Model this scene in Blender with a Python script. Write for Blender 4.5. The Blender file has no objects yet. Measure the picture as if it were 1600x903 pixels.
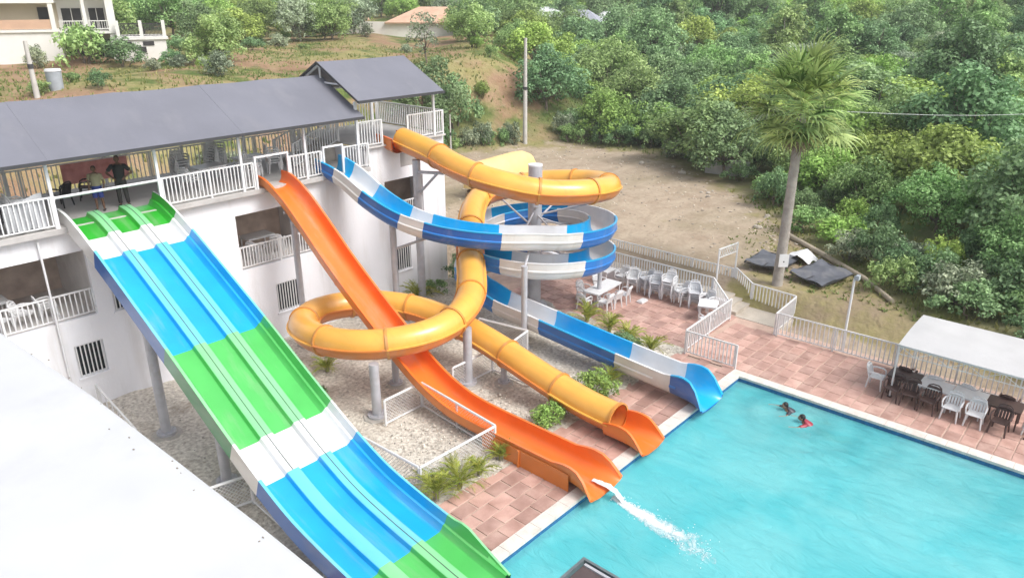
import bpy, bmesh, math, random
from mathutils import Vector, Matrix
from math import sin, cos, pi, radians, hypot
R = random.Random(11)
sc = bpy.context.scene
C = sc.collection

# ------------------------------------------------------------------ camera
cd = bpy.data.cameras.new("camera")
cam = bpy.data.objects.new("camera", cd)
C.objects.link(cam)
cam.location = (0, 0, 13)
cam.rotation_euler = (radians(90 - 21.38), 0, radians(-48.155))
cd.sensor_width = 36
cd.lens = 26.44
cd.clip_start = 0.1
cd.clip_end = 4000
sc.camera = cam

# ------------------------------------------------------------------ light
SUN_EL, SUN_AZ = 50, 168          # azimuth of the sun measured from +Y clockwise
w = bpy.data.worlds.new("World")
sc.world = w
w.use_nodes = True
nt = w.node_tree
bg = nt.nodes["Background"]
sky = nt.nodes.new("ShaderNodeTexSky")
sky.sky_type = 'NISHITA'
sky.sun_disc = False
sky.sun_elevation = radians(SUN_EL)
sky.sun_rotation = radians(SUN_AZ)
sky.air_density = 1.0
sky.dust_density = 4.0
hs = nt.nodes.new("ShaderNodeHueSaturation")       # overcast: nearly colourless sky
hs.inputs['Saturation'].default_value = 0.34
nt.links.new(sky.outputs[0], hs.inputs['Color'])
nt.links.new(hs.outputs[0], bg.inputs[0])
bg.inputs[1].default_value = 0.15
sd = bpy.data.lights.new("sun", 'SUN')
sd.energy = 1.5
sd.angle = radians(24)
sd.color = (1, .985, .955)
so = bpy.data.objects.new("sun", sd)
C.objects.link(so)
az, el = radians(SUN_AZ), radians(SUN_EL)
sdir = Vector((sin(az) * cos(el), cos(az) * cos(el), sin(el)))
so.rotation_euler = sdir.to_track_quat('Z', 'Y').to_euler()
so.location = (0, 0, 60)
sc.view_settings.view_transform = 'Standard'
sc.view_settings.look = 'None'
sc.view_settings.gamma = 1
sc.view_settings.exposure = 0.7
sc.cycles.max_bounces = 6
sc.cycles.transparent_max_bounces = 12

# ------------------------------------------------------------------ materials
def lin(c):
    return tuple((x / 255 / 12.92) if x <= 10 else ((x / 255 + .055) / 1.055) ** 2.4 for x in c) + (1,)

MATS = {}
def mat(name, col, rough=.6, var=.12, scale=3., bump=0., bscale=30., col2=None, spec=.5, coat=0., metal=0.,
        world=False, objrand=0., tone=False, transl=0., dirt=None, dscale=.6, detail=6, dstretch=None):
    """Principled material: base colour wandering between two tones with noise, optional bump, dirt, per-object and
    per-face (tone attribute) variation. Colours are given as linear albedo triples."""
    if name in MATS: return MATS[name]
    m = bpy.data.materials.new(name); m.use_nodes = True
    n, l = m.node_tree.nodes, m.node_tree.links
    p = n["Principled BSDF"]
    p.inputs['Roughness'].default_value = rough
    p.inputs['Specular IOR Level'].default_value = spec
    p.inputs['Metallic'].default_value = metal
    p.inputs['Coat Weight'].default_value = coat
    p.inputs['Coat Roughness'].default_value = .12
    if world:
        g = n.new("ShaderNodeNewGeometry"); vec = g.outputs['Position']
    else:
        g = n.new("ShaderNodeTexCoord"); vec = g.outputs['Object']
    no = n.new("ShaderNodeTexNoise")
    no.inputs['Scale'].default_value = scale
    no.inputs['Detail'].default_value = detail
    l.new(vec, no.inputs['Vector'])
    mx = n.new("ShaderNodeMix"); mx.data_type = 'RGBA'
    c1 = tuple(min(1, x * (1 - var)) for x in col) + (1,)
    c2 = tuple(min(1, x * (1 + var)) for x in (col2 or col)) + (1,)
    mx.inputs['A'].default_value = c1; mx.inputs['B'].default_value = c2
    cr = n.new("ShaderNodeMapRange"); cr.inputs['From Min'].default_value = .3; cr.inputs['From Max'].default_value = .7
    l.new(no.outputs[0], cr.inputs['Value']); l.new(cr.outputs[0], mx.inputs['Factor'])
    out = mx.outputs['Result']
    def mult(out, fac_socket, lo, hi):
        mr = n.new("ShaderNodeMapRange"); mr.inputs['To Min'].default_value = lo; mr.inputs['To Max'].default_value = hi
        l.new(fac_socket, mr.inputs['Value'])
        vm = n.new("ShaderNodeVectorMath"); vm.operation = 'SCALE'
        l.new(out, vm.inputs[0]); l.new(mr.outputs[0], vm.inputs['Scale'])
        return vm.outputs[0]
    if objrand:
        oi = n.new("ShaderNodeObjectInfo"); out = mult(out, oi.outputs['Random'], 1 - objrand, 1 + objrand)
    if tone:
        at = n.new("ShaderNodeAttribute"); at.attribute_name = "tone"
        out = mult(out, at.outputs['Fac'], .55, 1.45)
    if dirt:
        n2 = n.new("ShaderNodeTexNoise"); n2.inputs['Scale'].default_value = dscale; n2.inputs['Detail'].default_value = 8
        n2.inputs['Roughness'].default_value = .65
        if dstretch:
            mpp = n.new("ShaderNodeMapping"); mpp.inputs['Scale'].default_value = dstretch
            l.new(vec, mpp.inputs['Vector']); l.new(mpp.outputs[0], n2.inputs['Vector'])
        else: l.new(vec, n2.inputs['Vector'])
        r2 = n.new("ShaderNodeMapRange"); r2.inputs['From Min'].default_value = .52; r2.inputs['From Max'].default_value = .75
        r2.inputs['To Max'].default_value = dirt[3]
        l.new(n2.outputs[0], r2.inputs['Value'])
        m2 = n.new("ShaderNodeMix"); m2.data_type = 'RGBA'
        l.new(r2.outputs[0], m2.inputs['Factor']); l.new(out, m2.inputs['A'])
        m2.inputs['B'].default_value = tuple(dirt[:3]) + (1,)
        out = m2.outputs['Result']
    l.new(out, p.inputs['Base Color'])
    if bump:
        nb = n.new("ShaderNodeTexNoise"); nb.inputs['Scale'].default_value = bscale; nb.inputs['Detail'].default_value = 4
        l.new(vec, nb.inputs['Vector'])
        b = n.new("ShaderNodeBump"); b.inputs['Strength'].default_value = bump; b.inputs['Distance'].default_value = .05
        l.new(nb.outputs[0], b.inputs['Height']); l.new(b.outputs[0], p.inputs['Normal'])
    if transl:
        tr = n.new("ShaderNodeBsdfTranslucent"); l.new(out, tr.inputs['Color'])
        ms = n.new("ShaderNodeMixShader"); ms.inputs[0].default_value = transl
        l.new(p.outputs[0], ms.inputs[1]); l.new(tr.outputs[0], ms.inputs[2])
        l.new(ms.outputs[0], n["Material Output"].inputs['Surface'])
    MATS[name] = m
    return m

def foliage(name, dark, light, transl=.25):
    """leaf material: tone attribute per leaf moves it between two greens, each plant shifted a little"""
    m = bpy.data.materials.new(name); m.use_nodes = True
    n, l = m.node_tree.nodes, m.node_tree.links
    p = n["Principled BSDF"]; p.inputs['Roughness'].default_value = .55; p.inputs['Specular IOR Level'].default_value = .35
    at = n.new("ShaderNodeAttribute"); at.attribute_name = "tone"
    mx = n.new("ShaderNodeMix"); mx.data_type = 'RGBA'
    mx.inputs['A'].default_value = tuple(dark) + (1,); mx.inputs['B'].default_value = tuple(light) + (1,)
    l.new(at.outputs['Fac'], mx.inputs['Factor'])
    oi = n.new("ShaderNodeObjectInfo")
    h = n.new("ShaderNodeHueSaturation")
    r1 = n.new("ShaderNodeMapRange"); r1.inputs['To Min'].default_value = .475; r1.inputs['To Max'].default_value = .52
    r2 = n.new("ShaderNodeMapRange"); r2.inputs['To Min'].default_value = .85; r2.inputs['To Max'].default_value = 1.35
    wn = n.new("ShaderNodeTexWhiteNoise"); wn.noise_dimensions = '1D'
    l.new(oi.outputs['Random'], wn.inputs['W'])
    l.new(oi.outputs['Random'], r1.inputs['Value']); l.new(wn.outputs['Value'], r2.inputs['Value'])
    l.new(r1.outputs[0], h.inputs['Hue']); l.new(r2.outputs[0], h.inputs['Value'])
    l.new(mx.outputs['Result'], h.inputs['Color'])
    l.new(h.outputs[0], p.inputs['Base Color'])
    tr = n.new("ShaderNodeBsdfTranslucent"); l.new(h.outputs[0], tr.inputs['Color'])
    ms = n.new("ShaderNodeMixShader"); ms.inputs[0].default_value = transl
    l.new(p.outputs[0], ms.inputs[1]); l.new(tr.outputs[0], ms.inputs[2])
    l.new(ms.outputs[0], n["Material Output"].inputs['Surface'])
    MATS[name] = m
    return m

WHITE = mat("white_paint", (.72, .72, .74), .55, .05, 2., dirt=(.45, .42, .38, .35), dscale=1.1)
WALL = mat("white_wall", (.79, .79, .825), .8, .03, .8, bump=.15, bscale=14, world=True, dirt=(.50, .46, .42, .5), dscale=1.3, dstretch=(1, 1, .10))
RAILW = mat("white_rail_paint", (.70, .70, .705), .45, .05, 4., dirt=(.5, .42, .33, .4), dscale=2.5)
ROOFM = mat("grey_roof_membrane", (.165, .168, .20), .6, .08, .5, bump=.12, bscale=3, world=True, dirt=(.21, .21, .235, .6), dscale=1.2, dstretch=(1, .12, 1))
TRIM = mat("dark_trim", (.05, .05, .055), .6, .1)
GALV = mat("galvanised_steel", (.46, .46, .49), .5, .1, 2.5, metal=.15, dirt=(.28, .25, .22, .6), dscale=1.6)
CONC = mat("concrete", (.42, .39, .35), .9, .15, 2., bump=.4, bscale=20, dirt=(.22, .19, .16, .6), dscale=1.2)
DARK = mat("dark_interior", (.035, .033, .033), .7, .2)
GLASS = mat("dark_window_glass", (.03, .035, .04), .15, .2)
BROWNP = mat("brown_plastic", (.075, .045, .04), .45, .15)
WPLAS = mat("white_plastic", (.70, .70, .71), .35, .05, 4., dirt=(.5, .47, .42, .35), dscale=3)
GREYP = mat("grey_plastic", (.35, .38, .42), .5, .1)

# ------------------------------------------------------------------ mesh builder and object helpers
class MB:
    def __init__(s): s.v = []; s.f = []; s.t = []
    def add(s, vs, fs, t=.5):
        o = len(s.v); s.v += [tuple(p) for p in vs]
        for f in fs: s.f.append(tuple(i + o for i in f)); s.t.append(t)
        return s
    def box(s, x0, x1, y0, y1, z0, z1, M=None, t=.5):
        vs = [Vector((x, y, z)) for z in (z0, z1) for y in (y0, y1) for x in (x0, x1)]
        if M: vs = [M @ p for p in vs]
        return s.add(vs, [(0, 2, 3, 1), (4, 5, 7, 6), (0, 1, 5, 4), (2, 6, 7, 3), (0, 4, 6, 2), (1, 3, 7, 5)], t)
    def pipe(s, pts, r, n=8, cap=True, t=.5):
        pts = [Vector(p) for p in pts]; k = len(pts)
        rs = r if isinstance(r, (list, tuple)) else [r] * k
        o = len(s.v); prev = None
        for i, p in enumerate(pts):
            d = (pts[min(i + 1, k - 1)] - pts[max(i - 1, 0)]).normalized()
            a = Vector((0, 0, 1)) if abs(d.z) < .9 else Vector((1, 0, 0))
            if prev is not None:
                u = (prev - d * prev.dot(d)).normalized()
            else:
                u = d.cross(a).normalized()
            prev = u; v = d.cross(u)
            off = pi / 4 if n == 4 else 0
            for j in range(n):
                q = 2 * pi * j / n + off
                s.v.append(tuple(p + (u * cos(q) + v * sin(q)) * rs[i]))
        for i in range(k - 1):
            for j in range(n):
                a0, a1 = o + i * n + j, o + i * n + (j + 1) % n
                s.f.append((a0, a1, a1 + n, a0 + n)); s.t.append(t)
        if cap:
            s.f.append(tuple(o + j for j in reversed(range(n)))); s.t.append(t)
            s.f.append(tuple(o + (k - 1) * n + j for j in range(n))); s.t.append(t)
        return s
    def blob(s, c, rx, ry, rz, nu=8, nv=6, t=.5, jit=0, rnd=R):
        vs = [(c[0], c[1], c[2] - rz)]
        for i in range(1, nv):
            b = -pi / 2 + pi * i / nv
            for j in range(nu):
                a = 2 * pi * j / nu; k = 1 + jit * rnd.uniform(-1, 1)
                vs.append((c[0] + rx * k * cos(a) * cos(b), c[1] + ry * k * sin(a) * cos(b), c[2] + rz * k * sin(b)))
        vs.append((c[0], c[1], c[2] + rz)); L = len(vs) - 1
        fs = [(0, 1 + (j + 1) % nu, 1 + j) for j in range(nu)]
        for i in range(nv - 2):
            for j in range(nu):
                a0 = 1 + i * nu + j; a1 = 1 + i * nu + (j + 1) % nu
                fs.append((a0, a1, a1 + nu, a0 + nu))
        fs += [(L, L - nu + j, L - nu + (j + 1) % nu) for j in range(nu)]
        return s.add(vs, fs, t)
    def mesh(s, name, m, org=(0, 0, 0), smooth=None, tone=False):
        me = bpy.data.meshes.new(name)
        ox, oy, oz = org
        me.from_pydata([(x - ox, y - oy, z - oz) for x, y, z in s.v], [], s.f)
        for mm in (m if isinstance(m, (list, tuple)) else [m]): me.materials.append(mm)
        if tone:
            a = me.attributes.new("tone", 'FLOAT', 'FACE'); a.data.foreach_set("value", s.t)
        me.update()
        if smooth is not None:
            me.polygons.foreach_set("use_smooth", [True] * len(me.polygons))
            if smooth < 180: me.set_sharp_from_angle(angle=radians(smooth))
        return me

ORG = {}
def tag(o, label=None, cat=None, group=None, kind=None):
    if label: o['label'] = label
    if cat: o['category'] = cat
    if group: o['group'] = group
    if kind: o['kind'] = kind
    return o
def thing(name, label, cat, loc=(0, 0, 0), rotz=0, group=None):
    o = bpy.data.objects.new(name, None); C.objects.link(o)
    o.empty_display_size = .2
    o.location = loc; o.rotation_euler = (0, 0, rotz)
    ORG[o.name] = Vector(loc)
    return tag(o, label, cat, group)
def root_org(p):
    while p.parent: p = p.parent
    return ORG[p.name]
def part(name, mb, m, parent, smooth=None, tone=False, local=False, label=None, kind=None):
    """one mesh object under parent; vertices in world space unless local"""
    me = mb if isinstance(mb, bpy.types.Mesh) else mb.mesh(name, m, (0, 0, 0) if local else root_org(parent), smooth, tone)
    o = bpy.data.objects.new(name, me); C.objects.link(o); o.parent = parent
    return tag(o, label, None, None, kind)
def inst(name, me, parent, loc, rot=(0, 0, 0), scl=(1, 1, 1), local=False, kind=None):
    o = bpy.data.objects.new(name, me); C.objects.link(o); o.parent = parent
    o.location = Vector(loc) if local else Vector(loc) - root_org(parent)
    o.rotation_euler = rot; o.scale = scl
    if kind: o['kind'] = kind
    return o
def single(name, mb, m, label, cat, org=None, group=None, smooth=None, tone=False):
    """a thing that is one mesh"""
    org = Vector(org) if org else Vector((0, 0, 0))
    o = bpy.data.objects.new(name, mb.mesh(name, m, org, smooth, tone)); C.objects.link(o); o.location = org
    ORG[o.name] = org
    return tag(o, label, cat, group)
def struct(name, mb, m, kind='structure', smooth=None, tone=False):
    o = bpy.data.objects.new(name, mb.mesh(name, m, (0, 0, 0), smooth, tone)); C.objects.link(o)
    ORG[o.name] = Vector((0, 0, 0)); o['kind'] = kind
    return o
def copy_tree(o, parent=None):
    c = o.copy(); C.objects.link(c); c.parent = parent
    for ch in list(o.children): copy_tree(ch, c)
    return c
def smooth_path(pts, step=.2):
    """Catmull-Rom through the points, resampled every step metres"""
    P = [Vector(p) for p in pts]; P = [P[0] * 2 - P[1]] + P + [P[-1] * 2 - P[-2]]
    out = []
    for i in range(1, len(P) - 2):
        a, b, c, d = P[i - 1:i + 3]
        n = max(2, int((c - b).length / .05))
        for k in range(n):
            t = k / n
            out.append(.5 * (2 * b + (c - a) * t + (2 * a - 5 * b + 4 * c - d) * t * t + (3 * b - a - 3 * c + d) * t ** 3))
    out.append(P[-2])
    res = [out[0]]; acc = 0
    for i in range(1, len(out)):
        acc += (out[i] - out[i - 1]).length
        if acc >= step: res.append(out[i]); acc = 0
    if (res[-1] - out[-1]).length > .02: res.append(out[-1])
    return res
def frames(path):
    fr = []
    for i, p in enumerate(path):
        d = path[min(i + 1, len(path) - 1)] - path[max(i - 1, 0)]
        d.normalize()
        side = d.cross(Vector((0, 0, 1))).normalized()      # right-hand side when going down the slide
        up = side.cross(d)
        fr.append((p, d, side, up))
    return fr
def sweep(mb, fr, prof, closed=False, caps=False, t=.5):
    """prof: list of (u,h), or a function of the frame index giving one"""
    o = len(mb.v); m = None
    for i, (p, d, sd_, up) in enumerate(fr):
        pr = prof(i) if callable(prof) else prof
        m = len(pr)
        for u, h in pr: mb.v.append(tuple(p + sd_ * u + up * h))
    k = m if closed else m - 1
    for i in range(len(fr) - 1):
        for j in range(k):
            a = o + i * m + j; b = o + i * m + (j + 1) % m
            mb.f.append((a, a + m, b + m, b)); mb.t.append(t)
    if caps:
        mb.f.append(tuple(o + j for j in range(m))); mb.t.append(t)
        mb.f.append(tuple(o + (len(fr) - 1) * m + j for j in reversed(range(m)))); mb.t.append(t)
    return mb

# ------------------------------------------------------------------ terrain
FLAT=[(-60,31),(24.6,31),(28,38),(36,45.5),(43.5,43.5),(48,41.5),(51.8,39),(53,33.4),(48.7,25.2),(41.5,17.1),(34.2,10.0),(30.9,6),(29.6,0),(29.6,-40),(-60,-40)]
def sstep(a,b,x):
    t=max(0.,min(1.,(x-a)/(b-a))); return t*t*(3-2*t)
def in_poly(x,y,P=FLAT):
    c=False; n=len(P); j=n-1
    for i in range(n):
        xi,yi=P[i]; xj,yj=P[j]
        if (yi>y)!=(yj>y) and x<(xj-xi)*(y-yi)/(yj-yi)+xi: c=not c
        j=i
    return c
def dpoly(x,y,P=FLAT):
    d=1e9; n=len(P)
    for i in range(n):
        ax,ay=P[i]; bx,by=P[(i+1)%n]
        vx,vy=bx-ax,by-ay
        t=max(0,min(1,((x-ax)*vx+(y-ay)*vy)/(vx*vx+vy*vy)))
        d=min(d,math.hypot(x-ax-t*vx,y-ay-t*vy))
    return d
def terrain(x,y):
    s=y-.85*x
    w=sstep(-9,7,s)
    if in_poly(x,y):
        if y<31 and x<26: b=-3.2 if x<23.5 or y<25 else -.4
        else: b=.9*sstep(29.4,31.2,x+max(0,(y-19)*.12)) if y<26 else .9*sstep(25.2,28,x)
        if x<30.6 and 10.4<y<24 : b=min(b,-.3)
        if x<28.6 and y<=10.4: b=min(b,-.3)
        return b
    d=dpoly(x,y)
    base=.9 if x>36 or y>14 else .9*sstep(29,32,x)
    hill=6.3*sstep(0,10,d)+.012*min(d,120)+ .05*max(0,d-70)
    low=.5*sstep(0,6,d)+.055*max(0,d-6)+.05*max(0,d-45)
    und=.5*math.sin(x*.17+1)*math.sin(y*.21)+.3*math.sin(x*.41)*math.sin(y*.37+2)
    return base+w*hill+(1-w)*low+und*sstep(1,8,d)
def ground_material():
    m = bpy.data.materials.new("ground"); m.use_nodes = True
    n, l = m.node_tree.nodes, m.node_tree.links
    p = n["Principled BSDF"]; p.inputs['Roughness'].default_value = .95; p.inputs['Specular IOR Level'].default_value = .1
    g = n.new("ShaderNodeNewGeometry")
    def noise_(scale, lo, hi, detail=8, rough=.6):
        t = n.new("ShaderNodeTexNoise"); t.inputs['Scale'].default_value = scale; t.inputs['Detail'].default_value = detail
        t.inputs['Roughness'].default_value = rough
        l.new(g.outputs['Position'], t.inputs['Vector'])
        r = n.new("ShaderNodeMapRange"); r.inputs['From Min'].default_value = lo; r.inputs['From Max'].default_value = hi
        l.new(t.outputs[0], r.inputs['Value']); return r.outputs[0]
    def attr(nm):
        a = n.new("ShaderNodeAttribute"); a.attribute_name = nm; return a.outputs['Fac']
    def mix(f, a, b):
        x = n.new("ShaderNodeMix"); x.data_type = 'RGBA'
        l.new(f, x.inputs['Factor'])
        for s, v in (('A', a), ('B', b)):
            if isinstance(v, tuple): x.inputs[s].default_value = v + (1,)
            else: l.new(v, x.inputs[s])
        return x.outputs['Result']
    dirt = mix(noise_(.9, .35, .65), (.34, .265, .195), (.43, .35, .265))
    dirt = mix(noise_(.16, .45, .7), dirt, (.29, .245, .165))
    dirt = mix(noise_(5, .56, .74), dirt, (.24, .19, .14))
    mpd = n.new("ShaderNodeMapping"); mpd.inputs['Rotation'].default_value = (0, 0, .7); mpd.inputs['Scale'].default_value = (.3, .8, 1)
    l.new(g.outputs['Position'], mpd.inputs['Vector'])
    td = n.new("ShaderNodeTexNoise"); td.inputs['Scale'].default_value = .9; td.inputs['Detail'].default_value = 7; l.new(mpd.outputs[0], td.inputs['Vector'])
    rd = n.new("ShaderNodeMapRange"); rd.inputs['From Min'].default_value = .5; rd.inputs['From Max'].default_value = .72; l.new(td.outputs[0], rd.inputs['Value'])
    dirt = mix(rd.outputs[0], dirt, (.43, .35, .265))
    earth = mix(noise_(.5, .4, .65), (.27, .17, .105), (.34, .23, .15))
    dry = mix(noise_(1.8, .35, .65), (.31, .27, .13), (.24, .22, .085))
    green = mix(noise_(1.3, .35, .65), (.07, .11, .03), (.15, .18, .055))
    hill = mix(noise_(.12, .44, .56), earth, dry)
    hill = mix(noise_(.23, .5, .6), hill, green)
    wild = mix(noise_(.3, .35, .6), (.17, .18, .08), (.12, .19, .06))
    edge = mix(noise_(.5, .4, .6), dry, (.27, .21, .14))
    c = mix(attr("wood"), hill, wild)
    c = mix(attr("verge"), c, edge)
    brk = n.new("ShaderNodeMath"); brk.operation = 'ADD'
    nn = noise_(.6, .3, .7); sub = n.new("ShaderNodeMath"); sub.operation = 'MULTIPLY_ADD'
    sub.inputs[1].default_value = .9; sub.inputs[2].default_value = -.45
    l.new(nn, sub.inputs[0]); l.new(sub.outputs[0], brk.inputs[0]); l.new(attr("lot"), brk.inputs[1]); brk.use_clamp = True
    rmp = n.new("ShaderNodeMapRange"); rmp.inputs['From Min'].default_value = .3; rmp.inputs['From Max'].default_value = .7
    l.new(brk.outputs[0], rmp.inputs['Value'])
    c = mix(rmp.outputs[0], c, dirt)
    l.new(c, p.inputs['Base Color'])
    t = n.new("ShaderNodeTexNoise"); t.inputs['Scale'].default_value = 3; t.inputs['Detail'].default_value = 9
    l.new(g.outputs['Position'], t.inputs['Vector'])
    b = n.new("ShaderNodeBump"); b.inputs['Strength'].default_value = .5; b.inputs['Distance'].default_value = .25
    l.new(t.outputs[0], b.inputs['Height']); l.new(b.outputs[0], p.inputs['Normal'])
    return m

def axis(lo, hi, fine_lo, fine_hi, step):
    a = [fine_lo]
    while a[-1] < fine_hi: a.append(a[-1] + step)
    s = step
    while a[-1] < hi: s *= 1.13; a.append(a[-1] + s)
    s = step; b = [fine_lo]
    while b[-1] > lo: s *= 1.4; b.append(b[-1] - s)
    return list(reversed(b[1:])) + a
def build_terrain():
    X = axis(-200, 900, 0, 66, 1.0); Y = axis(-200, 900, -6, 66, 1.0)
    X.append(23.5); X.append(25.5); X.append(30.6); X.sort()
    nx, ny = len(X), len(Y)
    v, lot, wood, verge = [], [], [], []
    for y in Y:
        for x in X:
            v.append((x, y, terrain(x, y)))
            ins = in_poly(x, y); d = dpoly(x, y)
            s = y - .85 * x
            lot.append(1 if ins and d > 2 else (.5 + .25 * d if ins else max(0, .5 - .25 * d)))
            verge.append(max(0, 1 - d / 5) * .8 if not ins else 1)
            wood.append(1 - sstep(-10, 2, s) if not ins else 0)
    for k, (x, y, z) in enumerate(v):            # rough weedy ground east of the pool fence, under the palm
        if 29.5 < x < 40 and y < 15 : lot[k] = max(0, lot[k] - sstep(17, 11, y) * .8) if y > 11 else lot[k] * .15
    f = [(j * nx + i, j * nx + i + 1, (j + 1) * nx + i + 1, (j + 1) * nx + i) for j in range(ny - 1) for i in range(nx - 1)]
    me = bpy.data.meshes.new("ground"); me.from_pydata(v, [], f); me.materials.append(ground_material())
    for nm, dat in (("lot", lot), ("wood", wood), ("verge", verge)):
        a = me.attributes.new(nm, 'FLOAT', 'POINT'); a.data.foreach_set("value", dat)
    me.polygons.foreach_set("use_smooth", [True] * len(f))
    o = bpy.data.objects.new("ground", me); C.objects.link(o); o['kind'] = 'structure'
build_terrain()

# ------------------------------------------------------------------ gravel yard under the slides
gm = mat("gravel", (.46, .41, .345), .95, .18, 9., bump=.8, bscale=16, col2=(.64, .60, .53), world=True, spec=.1,
         dirt=(.27, .21, .155, .95), dscale=.55)
b = MB()
nx, ny = 84, 52
vs = []
for j in range(ny + 1):
    for i in range(nx + 1):
        x = -4 + 28.4 * i / nx; y = 12.62 + 12.9 * j / ny
        vs.append((x, y, .0 + .05 * sin(x * 1.7 + .5) * sin(y * 1.3) + .03 * R.uniform(-1, 1)))
b.add(vs, [(j * (nx + 1) + i, j * (nx + 1) + i + 1, (j + 1) * (nx + 1) + i + 1, (j + 1) * (nx + 1) + i) for j in range(ny) for i in range(nx)])
struct("gravel_yard", b, gm, smooth=180)
b = MB(); rr = random.Random(3)
for k in range(4200):
    x, y = rr.uniform(3.5, 24.2), rr.uniform(12.8, 25.2)
    if rr.random() < .35: x = rr.gauss(14, 2.5); y = rr.gauss(15, 1.2)
    if not (12.8 < y < 25.2 and 3.6 < x < 24.2): continue
    s = rr.choice((.012, .015, .02, .025, .035)) * rr.uniform(.7, 1.3)
    b.blob((x, y, .03 + s * .2), s, s * rr.uniform(.7, 1.2), s * .7, 5, 3, rr.random(), .25, rr)
struct("gravel_stones", b, mat("stone", (.56, .52, .46), .9, .2, 8, tone=True), kind='stuff', tone=True)
# earth and weeds patches read from the gravel material; ground left of the slides
b = MB().box(-30, -4, -20, 31, -.3, -.02)
struct("yard_slab", b, CONC)

# ------------------------------------------------------------------ pool
PX0, PX1, PY0, PY1 = 1.0, 23.72, -16.0, 10.12       # water edges
pm = bpy.data.materials.new("pool_water"); pm.use_nodes = True
n, l = pm.node_tree.nodes, pm.node_tree.links
p = n["Principled BSDF"]
p.inputs['Roughness'].default_value = .05; p.inputs['IOR'].default_value = 1.33
g = n.new("ShaderNodeNewGeometry")
def nz(scale, det, vecsock, rough=.5, dist=0.):
    t = n.new("ShaderNodeTexNoise"); t.inputs['Scale'].default_value = scale; t.inputs['Detail'].default_value = det
    t.inputs['Roughness'].default_value = rough; t.inputs['Distortion'].default_value = dist
    l.new(vecsock, t.inputs['Vector']); return t.outputs[0]
mp = n.new("ShaderNodeMapping"); mp.inputs['Rotation'].default_value = (0, 0, radians(-35)); mp.inputs['Scale'].default_value = (1.0, .34, 1)
l.new(g.outputs['Position'], mp.inputs['Vector'])
big = nz(.45, 3, g.outputs['Position'], .5, .6)
fine = nz(2.6, 5, mp.outputs[0], .6, 1.2)
cmix = n.new("ShaderNodeMix"); cmix.data_type = 'RGBA'
cmix.inputs['A'].default_value = (.13, .55, .58, 1); cmix.inputs['B'].default_value = (.23, .63, .64, 1)
mr = n.new("ShaderNodeMapRange"); mr.inputs['From Min'].default_value = .35; mr.inputs['From Max'].default_value = .65
l.new(big, mr.inputs['Value']); l.new(mr.outputs[0], cmix.inputs['Factor'])
l.new(cmix.outputs['Result'], p.inputs['Base Color'])
# rings spreading from the two swimmers
dist = n.new("ShaderNodeVectorMath"); dist.operation = 'DISTANCE'
l.new(g.outputs['Position'], dist.inputs[0]); dist.inputs[1].default_value = (22.6, 7.5, -.15)
sn = n.new("ShaderNodeMath"); sn.operation = 'MULTIPLY'; l.new(dist.outputs['Value'], sn.inputs[0]); sn.inputs[1].default_value = 6.0
sn2 = n.new("ShaderNodeMath"); sn2.operation = 'SINE'; l.new(sn.outputs[0], sn2.inputs[0])
fall = n.new("ShaderNodeMapRange"); fall.inputs['From Min'].default_value = .3; fall.inputs['From Max'].default_value = 5.5
fall.inputs['To Min'].default_value = .30; fall.inputs['To Max'].default_value = 0; l.new(dist.outputs['Value'], fall.inputs['Value'])
rg = n.new("ShaderNodeMath"); rg.operation = 'MULTIPLY'; l.new(sn2.outputs[0], rg.inputs[0]); l.new(fall.outputs[0], rg.inputs[1])
ad = n.new("ShaderNodeMath"); ad.operation = 'ADD'; l.new(rg.outputs[0], ad.inputs[0]); l.new(fine, ad.inputs[1])
bp = n.new("ShaderNodeBump"); bp.inputs['Strength'].default_value = 1.0; bp.inputs['Distance'].default_value = .10
l.new(ad.outputs[0], bp.inputs['Height']); l.new(bp.outputs[0], p.inputs['Normal'])
tb = n.new("ShaderNodeBsdfTransparent"); tb.inputs[0].default_value = (.45, .9, .95, 1)
ms = n.new("ShaderNodeMixShader"); ms.inputs[0].default_value = .62
l.new(tb.outputs[0], ms.inputs[1]); l.new(p.outputs[0], ms.inputs[2]); l.new(ms.outputs[0], n["Material Output"].inputs['Surface'])
struct("pool_water", MB().add([(PX0, PY0, -.17), (PX1, PY0, -.17), (PX1, PY1, -.17), (PX0, PY1, -.17)], [(0, 1, 2, 3)]), pm)
basin = MB()
basin.box(PX0 - .3, PX1 + .3, PY0 - .3, PY1 + .3, -1.75, -1.45)
for x0, x1, y0, y1 in ((PX0 - .3, PX0, PY0, PY1), (PX1, PX1 + .3, PY0, PY1), (PX0 - .3, PX1 + .3, PY1, PY1 + .3), (PX0 - .3, PX1 + .3, PY0 - .3, PY0)):
    basin.box(x0, x1, y0, y1, -1.45, -.02)
struct("pool_basin", basin, mat("pool_floor", (.22, .62, .66), .5, .1, .5, world=True, dirt=(.12, .5, .6, .5), dscale=.3))
band = MB()
band.box(PX0, PX1 - .012, PY1 - .012, PY1 - .002, -.42, -.03).box(PX1 - .012, PX1 - .002, PY0, PY1, -.42, -.03)
struct("pool_waterline_tiles", band, mat("blue_tile", (.03, .13, .30), .25, .25, 9., world=True))
cop = MB()
xs = 2.8
k = 0
while xs < PX1 - .1:                                   # coping stones along the slide side
    x2 = min(xs + .6, PX1)
    cop.box(xs + .004, x2 - .004, PY1 - .02, PY1 + .36, -.04, .045 + R.uniform(0, .006), None, R.random()); xs = x2
ys = PY1 + .36
while ys > PY0:                                        # and along the far side
    cop.box(PX1 - .02, PX1 + .38, ys - .596, ys - .004, -.04, .045 + R.uniform(0, .006), None, R.random()); ys -= .6
struct("pool_coping", cop, mat("coping_stone", (.66, .60, .55), .8, .1, 3, tone=False, world=True, bump=.2, dirt=(.5, .38, .32, .6), dscale=1.4), tone=True)

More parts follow.
